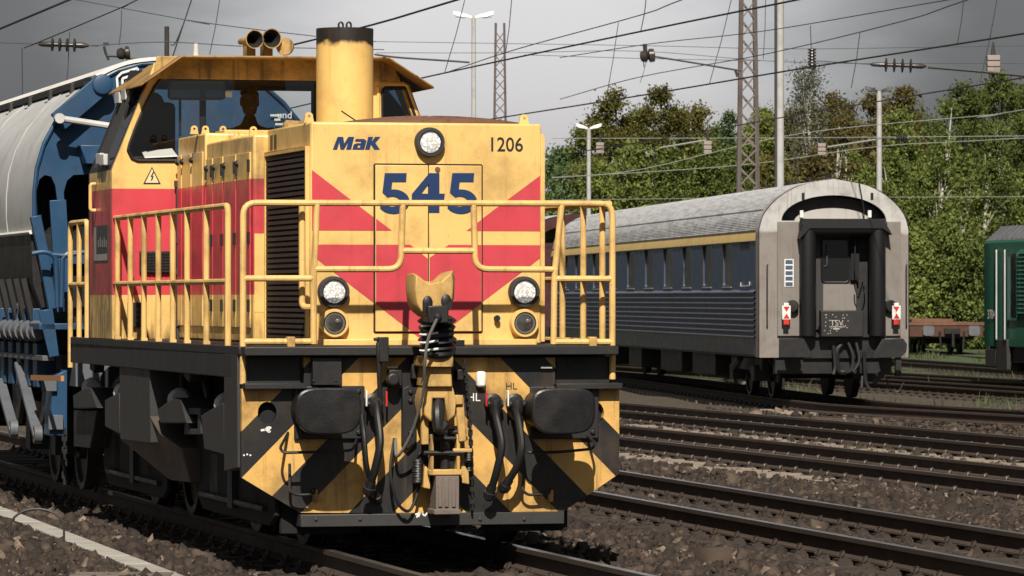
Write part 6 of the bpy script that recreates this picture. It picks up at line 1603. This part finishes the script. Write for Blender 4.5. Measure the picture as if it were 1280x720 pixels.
x = line('cross span wire with a four disc insulator at the far left', [(-20, 52.5), (50, 55), (110, 57), (205, 52.5), (320, 58.5), (480, 62)], .008, Y=72, drops=[((27.5, 60), (27, 160)), ((87, 40), (81, 130)), ((152, 12), (149, 56)), ((158, 70), (155, 110))])
def disc_insulator(px0, px1, py, py1, n, Y, root, r_=.13):
    o = Vector(root.location); a, b = W(px0, py, Y), W(px1, py1, Y); d = b - a; ln = d.length; m = MB(); prof = [(0, .02), (.05, .04), (ln * .25, .045)]
    for i in range(n): t = ln * (.28 + .44 * i / (n - 1)); prof += [(t - .03, .035), (t - .012, r_), (t + .012, r_ * .93), (t + .03, .035)]
    prof += [(ln * .75, .045), (ln - .1, .05), (ln, .02)]
    m.rev(a - o, d, prof, 16); return m.build('disc_insulator', insul, root)
disc_insulator(48, 111, 55, 57, 4, 71.9, x, .115)
m = MB(); o = Vector(x.location); m.tube([W(130, 58, 72) - o, W(132, 66, 72) - o, W(136, 75, 72) - o], .025, 6); m.obox(W(129, 55, 72) - o, W(136, 55, 72) - o, .03, .05); m.build('clamp', wire_m, x)
y_ = line('registration arm with round black insulator above the hopper wagon roof', [(134, 70), (150, 71), (196, 79)], .022, Y=69, name='registration_arm')
m = MB(); o = Vector(y_.location); m.rev(W(146, 68, 69) - o, (1, 0, .15), [(0, .04), (.02, .08), (.09, .10), (.13, .06), (.15, .11), (.2, .10), (.21, .03)], 14); m.build('round_insulator', insul, y_)
line('twisted pair of hanging wires left of the roof horns', [(240, -2), (230, 28), (219, 54), (213, 56)], .012, Y=77)
line('upper level cross wire behind stack and masts', [(470, 52), (800, 57), (1000, 61), (1290, 57)], .008, Y=112)
line('middle level cross wire behind stack and masts', [(470, 66), (640, 66), (800, 64), (1000, 78), (1290, 79.5)], .008, Y=110)
line('lower level cross wire right of the distant mast', [(655, 68.5), (800, 73), (950, 76)], .008, Y=108, drops=[((808, 76), (800, 104))])
line('short bracket wire right of the exhaust stack', [(468, 68), (500, 72), (560, 76), (587, 78)], .022, Y=90, name='bracket_wire')
y_ = line('registration arm with round insulator reaching to the brown lattice mast', [(814, 70), (870, 79), (926, 88.5)], .024, Y=101, name='registration_arm')
m = MB(); o = Vector(y_.location); m.rev(W(800, 71, 101) - o, (1, 0, .12), [(0, .04), (.02, .11), (.14, .15), (.18, .08), (.22, .16), (.33, .15), (.35, .05)], 16); m.tube([W(807, 71, 101) - o, W(806, 55, 101) - o], .05, 8); m.tube([W(804, 72, 101) - o, W(805, 84, 101) - o], .012, 6); m.cut(); m.obox(W(919, 87, 101) - o, W(922, 96, 101) - o, .06, .06); m.cut(); q_ = m.build_each('round_insulator', insul, y_); q_[1].name = 'end_clamp'
y_ = line('rod with four disc insulator high at the right edge', [(1160, 84), (1220, 89), (1272, 94), (1300, 97)], .030, Y=84, name='insulated_rod')
disc_insulator(1088, 1158, 80.5, 83, 4, 84, y_, .14)
m = MB(); o = Vector(y_.location); m.tube([W(1020, 76, 84) - o, W(1090, 80.5, 84) - o], .01, 6); m.build('stay_wire', wire_m, y_)
def weight(px, py0, py1, w_px, Y, up, label):
    a, b = W(px, py0, Y), W(px, py1, Y); root = thing('hanging_weight', label, 'weight', b, 0, 'weights hanging from the overhead lines'); h = a.z - b.z; r_ = w_px * Y / FPX / 2; m = MB()
    n = 3
    for i in range(n): m.box(-r_, r_, -r_, r_, h * i / n + .01, h * (i + 1) / n - .005)
    m.build('weight_block', weight_m, root, bevel=.015)
    m = MB(); m.tube([(0, 0, h), (0, 0, (py1 - up) * Y / FPX)], .012, 6); m.rev((0, 0, h), (0, 0, 1), [(0, .05), (.1, .04), (.25, .02)], 8); m.cut(); m.tube([(0, 0, 0), (0, 0, -.12)], .03, 6); m.cut(); m.build_each('hanging_rod', wire_m, root)
weight(750, 178, 192.5, 10, 127, 160, 'hanging grey brown weight right of the white lamp post')
weight(884.5, 176, 193, 10, 127, 150, 'hanging grey brown weight in front of the wood left of the lattice mast')
weight(1027, 179, 195, 10, 127, 158, 'hanging reddish weight above the coach near end')
weight(1241.5, 69, 92, 16, 90, 52, 'large hanging weight high at the right edge')
x = line('pale arm holding the weight left of the lattice mast', [(824, 185), (884, 175)], .03, Y=127, mat=wire_l, name='pale_arm')
x = line('pale arm reaching left from the lamp post behind the coach', [(1034, 184), (1098, 174)], .03, Y=127, mat=wire_l, name='pale_arm')
x = line('short string of pale insulators in front of the brown trees', [(1090, 173.3), (1112, 173.2), (1145, 173)], .012, Y=124, name='insulator_string')
disc_insulator(1114, 1140, 173.2, 173.2, 5, 123.9, x, .12)
x = line('dark bead insulator hanging in front of the drooping birch', [(1013, 32), (1014, 58), (1015.5, 90)], .012, Y=118, name='insulator_string'); o = Vector(x.location)
m = MB(); a = W(1015, 86, 118) - o; pr = []
for i in range(7): pr += [(i * .08, .06), (i * .08 + .02, .12), (i * .08 + .05, .11), (i * .08 + .07, .06)]
m.rev(a, (0, 0, 1), pr, 12); m.build('bead_insulator', insul, x)

# ================================================================== light, sky, camera
SUN_LOCAL = Vector((.26, 1.0, -.98)); sd = Vector((SUN_LOCAL.x * L.c - SUN_LOCAL.y * L.s, SUN_LOCAL.x * L.s + SUN_LOCAL.y * L.c, SUN_LOCAL.z)).normalized()
su = bpy.data.lights.new('sun', 'SUN'); su.energy = 4.8; su.angle = R(.53); su.color = (1.0, .93, .82)
so = bpy.data.objects.new('sun', su); COL.objects.link(so); so.rotation_euler = sd.to_track_quat('-Z', 'Y').to_euler(); so.location = (0, 0, 30)
elev = math.asin(-sd.z); azim = math.atan2(-sd.x, -sd.y)
w = bpy.data.worlds.new('World'); SC.world = w; w.use_nodes = True; nt = w.node_tree; bg = nt.nodes['Background']
sk = nt.nodes.new('ShaderNodeTexSky'); sk.sky_type = 'NISHITA'; sk.sun_disc = False; sk.sun_elevation = elev; sk.sun_rotation = azim; sk.air_density = 1.0; sk.dust_density = 2.0; sk.altitude = 50
tc = nt.nodes.new('ShaderNodeTexCoord'); sp = N(nt, 'ShaderNodeSeparateXYZ'); nt.links.new(tc.outputs['Generated'], sp.inputs[0])
# a grey overcast bank with one bright gap low in the north
hs = N(nt, 'ShaderNodeHueSaturation'); hs.inputs['Saturation'].default_value = .10; nt.links.new(sk.outputs[0], hs.inputs['Color'])
az = math_(nt, 'ARCTAN2', sp.outputs['X'], sp.outputs['Y'])
mp = N(nt, 'ShaderNodeMapping'); mp.inputs['Scale'].default_value = (1, 1, 3.2); nt.links.new(tc.outputs['Generated'], mp.inputs[0])
def wn(scale, det):
    n = N(nt, 'ShaderNodeTexNoise'); n.inputs['Scale'].default_value = scale; n.inputs['Detail'].default_value = det; n.inputs['Roughness'].default_value = .55; nt.links.new(mp.outputs[0], n.inputs['Vector']); return n.outputs['Fac']
cl = math_(nt, 'SUBTRACT', wn(16, 5), .5)
da = math_(nt, 'ADD', math_(nt, 'ABSOLUTE', math_(nt, 'ADD', az, SKY_AZ)), math_(nt, 'MULTIPLY', cl, .055))
bright = ramp(nt, da, .02, .112, SKY_HI, SKY_LO)
up = ramp(nt, sp.outputs['Z'], .10, .6, 1.0, 1.15)
tint = N(nt, 'ShaderNodeMix', data_type='RGBA', blend_type='MULTIPLY'); tint.inputs[0].default_value = 1; nt.links.new(hs.outputs[0], tint.inputs[6]); nt.links.new(mix(nt, ramp(nt, da, .02, .10), (1.0, .972, .99), (.94, .965, 1.0)), tint.inputs[7])
mul = N(nt, 'ShaderNodeMix', data_type='RGBA', blend_type='MULTIPLY'); mul.inputs[0].default_value = 1; nt.links.new(tint.outputs[2], mul.inputs[6])
cmb = N(nt, 'ShaderNodeCombineColor'); v = math_(nt, 'MULTIPLY', bright, up)
for i in range(3): nt.links.new(v, cmb.inputs[i])
nt.links.new(cmb.outputs[0], mul.inputs[7]); nt.links.new(mul.outputs[2], bg.inputs['Color']); bg.inputs['Strength'].default_value = SKY_STR

cam = bpy.data.cameras.new('camera'); co = bpy.data.objects.new('camera', cam); COL.objects.link(co); SC.camera = co
co.location = (0, 0, EYE); co.rotation_euler = (math.pi / 2, 0, 0)
cam.sensor_width = 36; cam.lens = FPX / 1280 * 36; cam.shift_y = (HZ - 360) / 1280; cam.clip_start = .5; cam.clip_end = 9000
cam.dof.use_dof = True; cam.dof.focus_distance = 34.0; cam.dof.aperture_fstop = 16
SC.view_settings.view_transform = 'Standard'; SC.view_settings.look = 'None'; SC.view_settings.exposure = EXPO; SC.view_settings.gamma = 1
SC.render.engine = 'CYCLES'; SC.cycles.use_denoising = True; SC.cycles.use_adaptive_sampling = True; SC.cycles.max_bounces = 6; SC.cycles.transparent_max_bounces = 12; SC.cycles.caustics_reflective = False; SC.cycles.caustics_refractive = False
